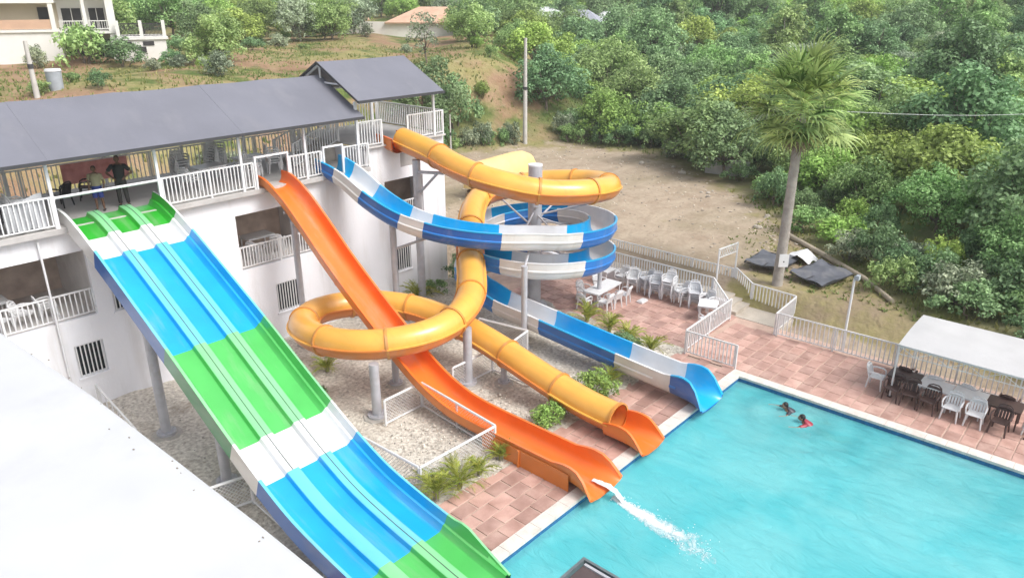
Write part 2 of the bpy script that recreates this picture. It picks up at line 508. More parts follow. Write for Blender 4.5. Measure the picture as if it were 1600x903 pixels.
# ------------------------------------------------------------------ terracotta paving: nearest tiles one by one, the rest as one field
tile_m = mat("terracotta_tile", (.41, .235, .19), .6, .12, 1.6, col2=(.50, .315, .265), tone=True, world=True, bump=.15, bscale=25,
             dirt=(.56, .40, .33, .7), dscale=.8)
bed = MB()
bed.box(2.5, PX1 + .3, PY1 + .34, 12.66, -.25, -.006)
bed.box(PX1 + .36, 28.75, -22, 12.66, -.25, -.004)
bed.box(24.1, 29.0, 12.66, 24.5, -.25, -.008)
deck = struct("pool_deck", bed, mat("tile_joint", (.49, .345, .28), .9, .12, 3, world=True))
def tile_box(mb, x, y, w_, d_, tn, rr, org=(0, 0)):
    g_ = .017; h = .012 + rr.uniform(0, .008)
    j = [rr.uniform(-.012, .012) for _ in range(8)]
    x0, x1, y0, y1 = x - w_ / 2 + g_, x + w_ / 2 - g_, y - d_ / 2 + g_, y + d_ / 2 - g_
    vs = [(x0 + j[0], y0 + j[1], 0), (x1 + j[2], y0 + j[3], 0), (x1 + j[4], y1 + j[5], 0), (x0 + j[6], y1 + j[7], 0)]
    c_ = .012
    vs += [(vs[0][0] + c_, vs[0][1] + c_, h), (vs[1][0] - c_, vs[1][1] + c_, h), (vs[2][0] - c_, vs[2][1] - c_, h), (vs[3][0] + c_, vs[3][1] - c_, h)]
    mb.add(vs, [(4, 5, 6, 7), (0, 1, 5, 4), (1, 2, 6, 5), (2, 3, 7, 6), (3, 0, 4, 7)], tn)
rr = random.Random(21)
TW, TD = .66, .47
variants = []
for k in range(14):
    q = MB(); tile_box(q, 0, 0, TW, TD, rr.uniform(.30, .72), rr); variants.append(q.mesh("tile", tile_m, tone=True))
field = MB(); nt_ = 0; spots = []
row = 0; y = PY1 + .37 + TD / 2
while y < 12.62:
    x = 2.7 + (row % 2) * TW * .5
    while x < PX1 + .2: spots.append((x, y)); x += TW
    y += TD; row += 1
near = sorted(spots, key=lambda s: (s[0]) + 0 * s[1])
for s in near:
    if s[0] > 8.2 and nt_ < 290: inst("tile", variants[rr.randrange(14)], deck, (s[0], s[1], 0)); nt_ += 1
    else: tile_box(field, s[0], s[1], TW, TD, rr.uniform(.30, .72), rr)
def lay(x0, x1, y0, y1):
    y = y0 + TD / 2; row = 0
    while y < y1 - TD / 2 + .01:
        x = x0 + TW / 2 - (row % 2) * TW / 2 * 0
        while x < x1 - TW / 2 + .01:
            tile_box(field, x + (row % 2) * .1, y, TW, TD, rr.uniform(.30, .72), rr); x += TW
        y += TD; row += 1
lay(PX1 + .4, 28.7, -12, 12.6); lay(24.15, 28.95, 12.66, 22.5)
part("tile_field", field, tile_m, deck, tone=True, kind='stuff')
# entry landing and the walkway behind the low wall
wk = MB()
wk.box(28.78, 30.5, 10.7, 12.8, -.3, .003)
wk.box(28.9, 30.5, 12.81, 13.2, -.3, .13).box(28.9, 30.5, 13.2, 13.6, -.3, .25)
wk.box(29.25, 31.2, 13.6, 26, -.3, .36)
struct("walkway", wk, mat("path_concrete", (.46, .41, .35), .9, .12, 1.5, world=True, bump=.25, dirt=(.33, .27, .2, .6), dscale=.8))
lw = MB().box(29.0, 29.25, 13.4, 24.5, -.25, .46)
single("low_wall", lw, WALL, "low white retaining wall under the picket fence, behind the stacked chairs", "wall", (29.1, 19, 0))

b = MB(); rr = random.Random(31); k = 0
while k < 900:
    x, y = rr.uniform(26, 53), rr.uniform(12, 46)
    if not in_poly(x, y) or (x < 31.3 and y < 26): continue
    if dpoly(x, y) > 5 and rr.random() < .6: continue
    s_ = rr.uniform(.03, .10) * (1.3 if rr.random() < .1 else 1); k += 1
    b.blob((x, y, terrain(x, y) + s_ * .15), s_, s_ * rr.uniform(.7, 1.3), s_ * .5, 5, 3, rr.random(), .25, rr)
struct("lot_stones", b, mat("lot_stone", (.44, .38, .31), .9, .2, 6, tone=True), kind='stuff', tone=True)

# ------------------------------------------------------------------ white building with the roofed terrace
def wall_y(mb, x0, x1, z0, z1, y0, y1, ops):
    """wall slab between planes y0 and y1 with rectangular openings (xa, xb, za, zb)"""
    xs = sorted({x0, x1, *[o[0] for o in ops], *[o[1] for o in ops]}); xs = [x for x in xs if x0 <= x <= x1]
    zs = sorted({z0, z1, *[o[2] for o in ops], *[o[3] for o in ops]}); zs = [z for z in zs if z0 <= z <= z1]
    inside = lambda x, z: any(a < x < b and c < z < d for a, b, c, d in ops)
    for i in range(len(xs) - 1):
        for j in range(len(zs) - 1):
            if inside((xs[i] + xs[i + 1]) / 2, (zs[j] + zs[j + 1]) / 2): continue
            a, b_, c, d = xs[i], xs[i + 1], zs[j], zs[j + 1]
            mb.add([(a, y0, c), (b_, y0, c), (b_, y0, d), (a, y0, d)], [(0, 1, 2, 3)])
            mb.add([(a, y1, c), (b_, y1, c), (b_, y1, d), (a, y1, d)], [(3, 2, 1, 0)])
    for a, b_, c, d in ops:
        mb.add([(a, y0, c), (b_, y0, c), (b_, y1, c), (a, y1, c)], [(0, 1, 2, 3)])
        mb.add([(a, y0, d), (b_, y0, d), (b_, y1, d), (a, y1, d)], [(3, 2, 1, 0)])
        mb.add([(a, y0, c), (a, y0, d), (a, y1, d), (a, y1, c)], [(3, 2, 1, 0)])
        mb.add([(b_, y0, c), (b_, y0, d), (b_, y1, d), (b_, y1, c)], [(0, 1, 2, 3)])
FY = 25.4
LOG1 = (2.6, 7.9, 3.2, 5.4); LOG2 = (13.1, 16.55, 3.25, 5.4); BAL = (20.1, 22.3, 3.5, 5.45)
WINS = [(6.95, 7.85, 1.15, 2.3), (8.43, 9.4, 3.1, 4.3), (14.4, 15.55, 1.15, 2.35), (20.25, 21.4, 1.2, 2.4)]
HOLE = (21.05, 22.1, 5.93, 6.55)
bld = thing("pool_building", "long white two storey building with barred windows and a grey roofed terrace on top", "building", (9, 28, 0))
b = MB()
wall_y(b, -8, 19.2, -.1, 6.12, FY, FY + .2, [LOG1, LOG2] + [x for x in WINS if x[1] < 19])
wall_y(b, 19.2, 23.65, -.1, 7.03, FY, FY + .2, [BAL, HOLE, WINS[3]])
part("front_wall", b, WALL, bld)
b = MB().box(23.45, 23.65, FY + .2, 30.2, -.1, 7.03).box(-8, 23.45, 30.2, 30.4, -.1, 6.1).box(19.0, 19.2, FY + .2, 30.2, 6.3, 7.0)
part("side_wall", b, WALL, bld)
b = MB().box(-8, 19.2, 25.12, 30.15, 6.12, 6.3).box(19.2, 23.62, 25.2, 30.15, 7.03, 7.1)
part("terrace_floor", b, mat("terrace_floor", (.50, .48, .46), .8, .12, 1.2, world=True, bump=.1), bld)
b = MB().box(-8, 23.4, FY + .2, 30.15, 3.0, 3.18).box(8.0, 8.2, FY + .2, 30.15, 3.18, 6.1).box(12.8, 13.0, FY + .2, 30.15, 3.18, 6.1)
b.box(16.65, 16.85, FY + .2, 30.15, 3.18, 6.1).box(19.8, 20.0, FY + .2, 30.15, 3.18, 6.1)
part("inner_wall", b, mat("inner_wall", (.66, .63, .61), .85, .1, 1.5, world=True, dirt=(.35, .22, .16, .6), dscale=.5), bld)
rbw = mat("room_back_wall", (.52, .40, .33), .85, .2, 1.8, world=True, col2=(.55, .45, .38))
for bb in ((-6, 8, 28.9, 29.0), (13, 16.65, 28.4, 28.5), (20.0, 23.4, 27.6, 27.7)): part("back_room_wall", MB().box(*bb, 3.18, 6.1), rbw, bld)
b = MB().box(5.2, 5.5, 25.45, 25.6, 3.2, 5.4)
# windows: frame, dark glass and each white bar of the grille
for (a, c, d, e) in WINS:
    f = MB(); t_ = .05
    f.box(a, a + t_, FY + .06, FY + .14, d, e).box(c - t_, c, FY + .06, FY + .14, d, e).box(a + t_, c - t_, FY + .06, FY + .14, d, d + t_).box(a + t_, c - t_, FY + .06, FY + .14, e - t_, e)
    wn_ = part("window", f, WHITE, bld)
    part("pane", MB().box(a + t_, c - t_, FY + .1, FY + .12, d + t_, e - t_), GLASS, wn_)
    part("sill", MB().box(a - .05, c + .05, FY - .05, FY + .05, d - .06, d - .002), WALL, wn_)
    nb = int((c - a) / .115)
    bar = MB().box(-.018, .018, -.012, .012, 0, e - d - .01).mesh("bar", RAILW)
    for k in range(nb): inst("bar", bar, wn_, (a + (k + .5) * (c - a) / nb, FY + .02, d + .005))
a, c, d, e = HOLE
part("window_shutter", MB().box(a, c, FY + .08, FY + .12, d, e), mat("grey_shutter", (.33, .31, .30), .7, .1), bld)
# plinth line of dark soil, slab edge bands, drain pipe
part("slab_edge", MB().box(-8, 19.2, 25.11, 25.119, 6.13, 6.29), mat("slab_edge", (.45, .43, .42), .8, .15, 3, world=True), bld)
part("drain_pipe", MB().pipe([(6.62, 25.3, .2), (6.62, 25.3, 6.0)], .035, 8), WHITE, bld, 60)

# roof over the terrace
roof = MB()
for x in (4.0, 7.25, 10.5, 13.5, 16.2, 18.6):
    for s in (-1, 1):
        roof.pipe([(x, 27.5, 9.78), (x, 27.5 + s * 2.75, 8.37)], .05, 4)
roof.pipe([(-6, 27.5, 9.80), (18.6, 27.5, 9.80)], .06, 4).pipe([(-6, 25.0, 8.47), (18.6, 25.0, 8.47)], .05, 4).pipe([(-6, 30.0, 8.47), (18.6, 30.0, 8.47)], .05, 4)
for s in (0, 1):
    for x in (18.62, 23.0):
        pass
roof.pipe([(18.62, 27.3, 10.32), (18.62, 24.8, 9.02)], .055, 4).pipe([(18.62, 27.3, 10.32), (18.62, 29.8, 9.02)], .055, 4)
roof.pipe([(23.05, 27.3, 10.32), (23.05, 24.8, 9.02)], .05, 4).pipe([(23.05, 27.3, 10.32), (23.05, 29.8, 9.02)], .05, 4)
roof.pipe([(18.62, 26.0, 9.62), (18.62, 28.6, 9.62)], .045, 4).pipe([(18.62, 27.3, 9.62), (18.62, 27.3, 10.3)], .04, 4)
roof.pipe([(18.62, 24.9, 9.0), (23.05, 24.9, 9.0)], .05, 4).pipe([(18.62, 29.7, 9.0), (23.05, 29.7, 9.0)], .05, 4)
roof = part("roof", roof, WHITE, bld)
rr = random.Random(5)
def roof_panel(x0, x1, ye, ze, yr, zr, sag, lift, name="roof_panel"):
    q = MB(); nx_, ny_ = 8, 6; vs = []
    for top in (1, 0):
        for j in range(ny_ + 1):
            for i in range(nx_ + 1):
                u, v_ = i / nx_, j / ny_
                z = ze + (zr - ze) * v_ - sag * sin(pi * u) * (1 - v_ * .4) + lift - (0 if top else .05)
                vs.append((x0 + (x1 - x0) * u, ye + (yr - ye) * v_, z))
    N = (nx_ + 1) * (ny_ + 1); fs = []
    for j in range(ny_):
        for i in range(nx_):
            a_ = j * (nx_ + 1) + i
            fs.append((a_, a_ + 1, a_ + nx_ + 2, a_ + nx_ + 1)); fs.append((N + a_ + nx_ + 1, N + a_ + nx_ + 2, N + a_ + 1, N + a_))
    for i in range(nx_):
        fs.append((i, N + i, N + i + 1, i + 1)); a_ = ny_ * (nx_ + 1) + i; fs.append((a_ + 1, N + a_ + 1, N + a_, a_))
    for j in range(ny_):
        a_ = j * (nx_ + 1); fs.append((a_ + nx_ + 1, N + a_ + nx_ + 1, N + a_, a_))
        a_ += nx_; fs.append((a_, N + a_, N + a_ + nx_ + 1, a_ + nx_ + 1))
    q.add(vs, fs)
    part(name, q, ROOFM, roof, 30)
seams = [-6, .9, 4.1, 7.25, 10.5, 13.5, 16.2, 18.74]
for i in range(len(seams) - 1):
    for s in (-1, 1):
        roof_panel(seams[i] - .02, seams[i + 1] + .02, 27.5 + s * 2.8, 8.45, 27.5, 9.9 + .004 * (i % 2), .05, .003 * (i % 2))
for s in (-1, 1): roof_panel(18.5, 23.15, 27.3 + s * 2.6, 9.07, 27.3, 10.43, .02, 0)
tr = MB()
tr.box(-6, 18.74, 24.66, 24.69, 8.36, 8.47).box(18.5, 23.15, 24.66, 24.69, 8.98, 9.09)
for yy, s in ((24.69, 1), (29.91, -1)):
    tr.add([(18.47, yy, 9.0), (18.47, 27.3, 10.36), (18.47, 27.3, 10.45), (18.47, yy, 9.09), (18.495, yy, 9.0), (18.495, 27.3, 10.36), (18.495, 27.3, 10.45), (18.495, yy, 9.09)],
           [(0, 1, 2, 3), (4, 7, 6, 5), (0, 3, 7, 4), (1, 5, 6, 2), (0, 4, 5, 1), (3, 2, 6, 7)])
part("eave_trim", tr, TRIM, roof)
for x, y, z0, z1 in [(x, 25.2, 6.3, 8.5) for x in (4.0, 7.25, 10.5, 13.5, 16.2)] + [(x, 29.75, 6.3, 8.5) for x in (4.0, 7.25, 10.5, 13.5, 16.2, 18.6)] + \
        [(18.7, 25.2, 6.3, 9.0), (23.0, 25.28, 7.1, 9.0), (23.0, 29.7, 7.1, 9.0), (20.4, 29.7, 7.1, 9.0)]:
    part("post", MB().box(x - .045, x + .045, y - .045, y + .045, z0, z1), WHITE, bld)

# ------------------------------------------------------------------ railings
BAL_MESH = {}
def baluster_mesh(h, r=.017, m=RAILW):
    k = (round(h, 3), r, m.name)
    if k not in BAL_MESH:
        BAL_MESH[k] = MB().box(-r, r, -r, r, 0, h).mesh("baluster", m)
    return BAL_MESH[k]
def railing(name, label, pts, h=1.0, sp=.135, cat="railing", group=None, post=2.2, m=RAILW, r=.018, pr=.032, gap=.1, ends=True):
    pts = [Vector(p) for p in pts]
    t = thing(name, label, cat, pts[0], 0, group)
    up = Vector((0, 0, 1))
    for i in range(len(pts) - 1):
        a, b_ = pts[i], pts[i + 1]; d = b_ - a; L = hypot(d.x, d.y)
        part("top_rail", MB().pipe([a + up * h, b_ + up * h], .036, 4), m, t)
        part("bottom_rail", MB().pipe([a + up * gap, b_ + up * gap], .028, 4), m, t)
        n_ = max(1, round(L / post))
        for k in range(n_ + (1 if i == len(pts) - 2 else 0)):
            if not ends and (i == 0 and k == 0): continue
            q = a + d * (k / n_)
            part("post", MB().box(q.x - pr, q.x + pr, q.y - pr, q.y + pr, q.z, q.z + h + .015), m, t)
        nb = max(1, round(L / sp)); me = baluster_mesh(h - gap, r, m)
        for k in range(nb):
            if abs((k + .5) / nb * n_ - round((k + .5) / nb * n_)) * L / n_ < .05: continue
            q = a + d * ((k + .5) / nb)
            inst("baluster", me, t, (q.x, q.y, q.z + gap), (0, 0, math.atan2(d.y, d.x)))
    return t
Z1 = 6.3
railing("terrace_railing", "white picket railing on the terrace edge left of the wide striped slide", [(1, 25.2, Z1), (7.2, 25.2, Z1)], .98)
railing("terrace_railing", "white picket railing on the terrace edge between the striped slide and the orange slide", [(10.55, 25.2, Z1), (13.95, 25.2, Z1)], .98)
railing("terrace_railing", "short white picket railing on the terrace edge between orange slide and blue slide tops", [(15.45, 25.2, Z1), (16.9, 25.2, Z1)], .98)
railing("terrace_railing", "short white picket railing just right of the blue and white slide top", [(17.95, 25.2, Z1), (19.2, 25.2, Z1)], .98)
railing("terrace_railing", "white picket railing beside the yellow tube entrance on the raised platform", [(21.45, 25.3, 7.1), (23.55, 25.3, 7.1), (23.55, 29.9, 7.1)], 1.05)
railing("terrace_railing", "tall white picket panel left of the yellow tube entrance", [(18.75, 25.24, 7.1), (20.0, 25.24, 7.1)], 1.05)
railing("terrace_railing", "long white picket railing along the back of the terrace, behind the two people", [(1, 29.75, Z1), (18.9, 29.75, Z1)], 1.05, .16, r=.016)
railing("terrace_railing", "white picket railing at the back of the raised platform under the upper roof", [(19.4, 29.8, 7.1), (23.4, 29.8, 7.1)], 1.05, .16)
railing("stair_railing", "sloping white picket railing of the steps up to the raised platform", [(16.9, 27.2, Z1), (19.2, 27.2, 7.1)], 1.0, .13)
railing("stair_railing", "sloping white picket railing on the far side of the steps up to the raised platform", [(16.9, 28.6, Z1), (19.2, 28.6, 7.1)], 1.0, .13)
st = MB()
for k in range(4): st.box(17.2 + k * .5, 19.2, 27.25, 28.55, 6.31 + k * .19, 6.31 + (k + 1) * .19 - .003)
part("terrace_steps", st, CONC, bld)
railing("loggia_railing", "white picket railing across the open lower loggia at the left edge", [(2.6, 25.5, 3.2), (7.88, 25.5, 3.2)], .88, .15)
railing("loggia_railing", "white picket railing across the loggia behind the orange slide", [(13.12, 25.5, 3.25), (16.53, 25.5, 3.25)], .88, .12)
railing("loggia_railing", "white picket railing of the recessed balcony behind the blue slide", [(20.12, 25.5, 3.5), (22.28, 25.5, 3.5)], .9, .13)
def gate_frame(label, x0, x1, z0, z1):
    t = thing("slide_gate", label, "gate", (x0, 25.16, z0))
    part("post", MB().box(x0 - .035, x0 + .035, 25.12, 25.19, z0, z1), WHITE, t)
    part("post", MB().box(x1 - .035, x1 + .035, 25.12, 25.19, z0, z1), WHITE, t)
    part("top_rail", MB().box(x0 + .036, x1 - .036, 25.125, 25.185, z1 - .07, z1), WHITE, t)
    return t
gate_frame("white tube frame standing over the top of the orange slide", 14.02, 15.38, Z1, 7.5)
gate_frame("white tube frame standing over the top of the blue and white slide", 16.98, 17.88, Z1, 7.45)
t = thing("safety_bar", "plain white bar across the top of the striped slide before the two people", "safety bar", (8.9, 25.2, 7.2))
part("bar", MB().pipe([(7.3, 25.2, 7.24), (10.46, 25.2, 7.24)], .045, 8), WHITE, t, 60)
part("bracket", MB().box(7.29, 7.31, 25.14, 25.26, 7.17, 7.31), WHITE, t); part("bracket", MB().box(10.44, 10.455, 25.14, 25.26, 7.17, 7.31), WHITE, t)
single("banner", MB().box(9.0, 11.3, 29.62, 29.65, 6.62, 7.34), mat("red_cloth", (.62, .22, .20), .8, .15, 3, col2=(.7, .32, .3)),
       "faded red banner hanging on the back railing of the terrace, behind the two people", "banner", (10.1, 29.63, 6.6))

# ------------------------------------------------------------------ water slides
def gel(name, col, rough=.3, dirt=None):
    return mat(name, col, rough, .07, 1.2, coat=.25, bump=.03, bscale=2.0, dirt=dirt or (.42, .40, .36, .30), dscale=2.2, dstretch=(1, .08, .3), world=True)
BLUE = gel("blue_gelcoat", (.008, .35, .72)); BLUE_T = gel("pale_blue_gelcoat", (.14, .54, .70)); BLUE_O = gel("navy_gelcoat", (.015, .115, .40))
GREEN = gel("green_gelcoat", (.08, .45, .10)); GREEN_T = gel("pale_green_gelcoat", (.22, .60, .27)); GREEN_O = gel("dark_green_gelcoat", (.02, .24, .10))
GREEN_D = gel("deep_green_gelcoat", (.03, .36, .03))
WHT = gel("white_gelcoat", (.70, .70, .71)); WHT_O = gel("old_white_gelcoat", (.70, .67, .64), .4, (.45, .38, .3, .5))
ORNG = gel("orange_gelcoat", (.80, .17, .022), .32); ORNG_O = gel("orange_outer_gelcoat", (.72, .21, .035), .4)
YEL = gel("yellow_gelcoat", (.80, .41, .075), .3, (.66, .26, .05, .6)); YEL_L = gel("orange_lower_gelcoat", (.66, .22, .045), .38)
CYAN = gel("cyan_gelcoat", (.01, .38, .72)); MIDB = gel("mid_blue_gelcoat", (.016, .17, .52))
SEAM = mat("dark_seam", (.05, .07, .06), .7, .1)
RING = gel("brown_joint_ring", (.58, .25, .045), .45)

def u_profile(w_, d_, n_=16, e=.62, lip=.08):
    pr = [(-w_ / 2 - lip, d_ - .04), (-w_ / 2 - lip, d_), (-w_ / 2, d_)]
    for k in range(1, n_):
        a = pi * k / n_
        c_, s_ = cos(a), sin(a)
        pr.append((-w_ / 2 * math.copysign(abs(c_) ** e, c_), d_ - d_ * s_ ** e))
    return pr + [(w_ / 2, d_), (w_ / 2 + lip, d_), (w_ / 2 + lip, d_ - .04)]
def o_profile(w_, d_, n_=16, e=.62, th=.06, lip=.08):
    w2, d2 = w_ + 2 * th, d_ + th
    pr = [(-w_ / 2 - lip, d_ - .04), (-w2 / 2, d_ - .05)]
    for k in range(1, n_):
        a = pi * k / n_; c_, s_ = cos(a), sin(a)
        pr.append((-w2 / 2 * math.copysign(abs(c_) ** e, c_), d_ - .05 - (d2 - .05) * s_ ** e))
    return pr + [(w2 / 2, d_ - .05), (w_ / 2 + lip, d_ - .04)]
def arclen(path):
    s = [0]
    for i in range(1, len(path)): s.append(s[-1] + (path[i] - path[i - 1]).length)
    return s
def cut(path, s, a, b_):
    """indices of the path between arc lengths a and b"""
    i0 = min(range(len(s)), key=lambda i: abs(s[i] - a)); i1 = min(range(len(s)), key=lambda i: abs(s[i] - b_))
    return i0, i1
def flume_sections(root, path, bands, w_, d_, end=None, joint=None, rib=False):
    s = arclen(path); fr = frames(path); total = s[-1]; pos = 0
    U = u_profile(w_, d_); Oo = o_profile(w_, d_)
    def shape(base):
        def f(i):
            if end is None: return base
            return end(base, total - s[i], path[i].z)
        return f
    for L, mi, mo in bands:
        i0, i1 = cut(path, s, pos, min(total, pos + L)); pos += L
        if i1 <= i0: continue
        sub = fr[i0:i1 + 1]
        fi = shape(U); fo = shape(Oo)
        sec = part("slide_section", sweep(MB(), sub, lambda i: fi(i + i0)), mi, root, 50)
        part("outer_shell", sweep(MB(), sub, lambda i: fo(i + i0)), mo, sec, 50)
        if rib:
            for sg in (-1, 1):
                part("side_rib", sweep(MB(), [f_ for f_ in sub if f_[0].y > 11.7 or f_[0].z > .9] or sub[:2], [(sg * (w_ / 2 + .055), d_ * .58), (sg * (w_ / 2 + .085), d_ * .55), (sg * (w_ / 2 + .085), d_ * .47), (sg * (w_ / 2 + .05), d_ * .43)]), mo if mo is not BLUE_O else MIDB, sec, 60)
        if joint and pos < total - .1:
            j0, j1 = max(0, i1 - 1), min(len(fr) - 1, i1)
            P = [(u * 1.02, (h - .03 if abs(u) < w_ / 2 * .98 else h + .004)) for u, h in fo(i1)]
            q = MB(); p_, d__, sv, uv = fr[i1]
            sweep(q, [(p_ - d__ * .025, d__, sv, uv), (p_ + d__ * .025, d__, sv, uv)], P, caps=False)
            part("joint_flange", q, joint, sec, 50)
    if pos: return fr, s

# --- three lane racing slide
ml = thing("racing_slide", "wide three lane slide with green, white and blue bands running down to the pool", "water slide", (8.97, 17, 0))
bedp = smooth_path([(8.975, y, z) for y, z in [(25.75, 6.36), (25.2, 6.3), (24.6, 6.11), (24, 5.86), (23, 5.4), (21.3, 4.55), (19.5, 3.63), (17.8, 2.7), (16.3, 1.9), (15.1, 1.32), (13.9, .87), (12.6, .6), (11.5, .44), (10.5, .28), (9.45, .14)]], .22)
frm = frames(bedp)
def lane_profile(k):
    hr = .42; pr = []
    y = bedp[k].y
    if y < 11.4:
        t_ = (11.4 - y) / 1.85
        hr = .42 + .10 * sin(pi * min(1, t_ * 2.2)) - .30 * max(0, t_ - .45) / .55
    X = [(0, hr - .05), (0, hr), (.06, hr), (.15, hr * .5), (.22, .06), (.28, 0)]
    x = .28
    for lane in range(3):
        x += .50; X.append((x, 0))
        if lane < 2: X += [(x + .03, .02), (x + .07, .13), (x + .09, .14), (x + .405, .14), (x + .425, .13), (x + .465, .02), (x + .495, 0)]; x += .495
    X += [(x + .05, .05), (x + .10, .17), (x + .16, .185), (x + .2, hr * .8), (x + .22, hr), (3.05, hr), (3.05, hr - .05)]
    return [(1.525 - a_, b_) for a_, b_ in X]
def outer_ml(k):
    pr = lane_profile(k); hr = pr[1][1]
    return [(1.53, hr - .02), (1.51, -.22), (1.40, -.26), (-1.40, -.26), (-1.51, -.22), (-1.53, hr - .02)]
bands = [(26, 24.5, GREEN_D, GREEN_T, WHT_O), (24.5, 23.45, WHT, WHT, WHT_O), (23.45, 19.75, BLUE, BLUE_T, BLUE_O), (19.75, 16.5, GREEN, GREEN_T, GREEN_O),
         (16.5, 15.5, WHT, WHT, WHT_O), (15.5, 11.75, BLUE, BLUE_T, BLUE_O), (11.75, 9, GREEN, GREEN_T, GREEN_O)]
for y0, y1, m0, m1, m2 in bands:
    ids = [i for i, p_ in enumerate(bedp) if y1 <= p_.y <= y0]
    i0, i1 = ids[0], min(ids[-1] + 1, len(bedp) - 1)
    sub = frm[i0:i1 + 1]
    sec = part("slide_section", sweep(MB(), sub, lambda i: lane_profile(i + i0)), m0, ml, 35)
    part("outer_shell", sweep(MB(), sub, lambda i: outer_ml(i + i0)), m2, sec, 40)
    for c0 in (.78, 1.775):
        part("divider_top", sweep(MB(), sub, [(1.525 - c0 - a_, b_) for a_, b_ in ((.075, .134), (.09, .146), (.405, .146), (.42, .134))]), m1, sec, 40)
        part("divider_seam", sweep(MB(), sub, [(1.525 - c0 - .235, 0.1485), (1.525 - c0 - .260, 0.1485)]), SEAM if c0 > 1 or y0 > 16 else m1, sec)
    rm_ = WHT if y0 == 26 else m1
    part("rim", sweep(MB(), sub, lambda i: [(q[0] + .012 * (1 if k_ == 0 else -1), q[1] + .006) for k_, q in enumerate([lane_profile(i + i0)[1], lane_profile(i + i0)[2]])]), rm_, sec)
    part("rim", sweep(MB(), sub, lambda i: [(q[0], q[1] + .006) for q in [lane_profile(i + i0)[-3], lane_profile(i + i0)[-2]]]), rm_, sec)

# --- orange straight flume
def end_soft(base, left, z): return end_open(base, left, z, .14)
def end_open(base, left, z, fl_=.30):
    """run-out: box skirt to the ground, rims flaring and dropping at the mouth"""
    out = []
    for u, h in base:
        if left < 1.5:
            t_ = 1 - left / 1.5
            k = 1 + fl_ * t_ ** 2.5
            drop = 0 if t_ < .55 else ((t_ - .55) / .45) ** 2 * .8
            h2 = h * (1 + .22 * sin(pi * min(1, t_ * 1.15)) - drop * (h > .02)) if h > 0 else h
            out.append((u * k, h2 - (.10 * t_ ** 3)))
        else: out.append((u, h))
    return out
os_ = thing("orange_slide", "bright orange straight open slide dropping steeply from the terrace to the pool", "water slide", (14.8, 17, 0))
op = smooth_path([(14.78, y, z) for y, z in [(25.6, 6.24), (25.1, 6.2), (24.5, 5.92), (23.9, 5.55), (22.9, 4.77), (21.8, 3.87), (20.5, 2.93), (19.3, 2.12), (18.1, 1.35), (17, .75), (16, .4), (15, .24), (13.4, .2), (11.5, .2), (9.7, .2)]], .2)
flume_sections(os_, op, [(2.2, ORNG, ORNG_O)] + [(3.1, ORNG, ORNG_O)] * 4 + [(1.75, ORNG, ORNG_O), (4, ORNG, ORNG_O)], 1.06, .5, end_open, ORNG_O)
sk = MB()
for sg in (-1, 1):
    ys_ = [13.9, 13.2, 12.6, 12, 11.4, 10.9, 10.55]
    vs = []
    for yy in ys_:
        x = 14.78 + sg * .605 * (1 + .30 * max(0, (11.2 - yy) / 1.5) ** 2.5)
        vs += [(x, yy, .56), (x, yy, -.02), (x + sg * .03, yy, .56), (x + sg * .03, yy, -.02)]
    fs = []
    for i in range(len(ys_) - 1):
        a_ = i * 4; fs += [(a_ + 2, a_ + 6, a_ + 7, a_ + 3), (a_, a_ + 1, a_ + 5, a_ + 4), (a_, a_ + 4, a_ + 6, a_ + 2)]
    sk.add(vs, fs)
part("side_panel", sk, ORNG_O, os_)
for sg in (-1, 1):
    for yy in (12.4,): part("panel_joint", MB().box(14.78 + sg * .665 - .03, 14.78 + sg * .665 + .03, yy - .03, yy + .03, 0, .57), ORNG_O, os_)

# --- blue and white spiral flume
HX, HY, HR = 23.8, 20.0, 2.9
bpts = [(17.45, 25.7, 6.2), (17.45, 25.2, 6.12), (17.55, 24.5, 5.85), (17.8, 23.4, 5.15), (18.2, 22.2, 4.55), (18.75, 21.1, 4.2), (19.5, 19.9, 3.98), (20.45, 18.85, 3.84)]
z = 3.72; a = 222
while a < 535:
    pass_ = radians(a); bpts.append((HX + HR * cos(pass_), HY + HR * sin(pass_), z)); a += 15; z -= 1.48 * 15 / 360
while a <= 222 + 318:
    pass_ = radians(a); bpts.append((HX + HR * cos(pass_), HY + HR * sin(pass_), z)); a += 15; z -= 1.48 * 15 / 360
bpts2 = []
a = 222; z = 3.72
pts_h = []
while a <= 360 + 170:
    q = radians(a); pts_h.append((HX + HR * cos(q), HY + HR * sin(q), z)); a += 12; z -= 1.48 * 12 / 360
# after one turn and the second front pass the flume leaves the circle along the pool direction
a2 = 222; z2 = 3.72; pts_h = []
while a2 <= 222 + 675:
    q = radians(a2); pts_h.append((HX + HR * cos(q), HY + HR * sin(q), z2)); a2 += 12.5; z2 -= (1.2 if a2 < 610 else 1.72) * 12.5 / 360
zz = pts_h[-1][2]
bpath = smooth_path(bpts[:8] + pts_h + [(20.93, 19.2, .82), (20.95, 17.6, .7), (20.95, 15.5, .54), (20.95, 12.6, .34), (20.95, 9.75, .2)], .2)
bs = thing("spiral_slide", "blue and white open spiral slide winding twice round a grey column to the pool", "water slide", (20.95, 17, 0))
SB = arclen(bpath); TB = SB[-1]
tail = [(3.3, CYAN, MIDB), (3.0, WHT, WHT_O), (2.6, WHT, WHT_O), (3.4, CYAN, BLUE_O), (2.3, WHT, WHT_O), (1.4, CYAN, BLUE_O)]
tl = sum(x[0] for x in tail[2:])
head = [(.9, CYAN, BLUE_O), (1.3, WHT, WHT_O), (1.8, CYAN, BLUE_O), (1.2, WHT, WHT_O), (2.9, CYAN, BLUE_O), (3.1, WHT, WHT_O)]
L = sum(x[0] for x in head); k = 0; mid = []
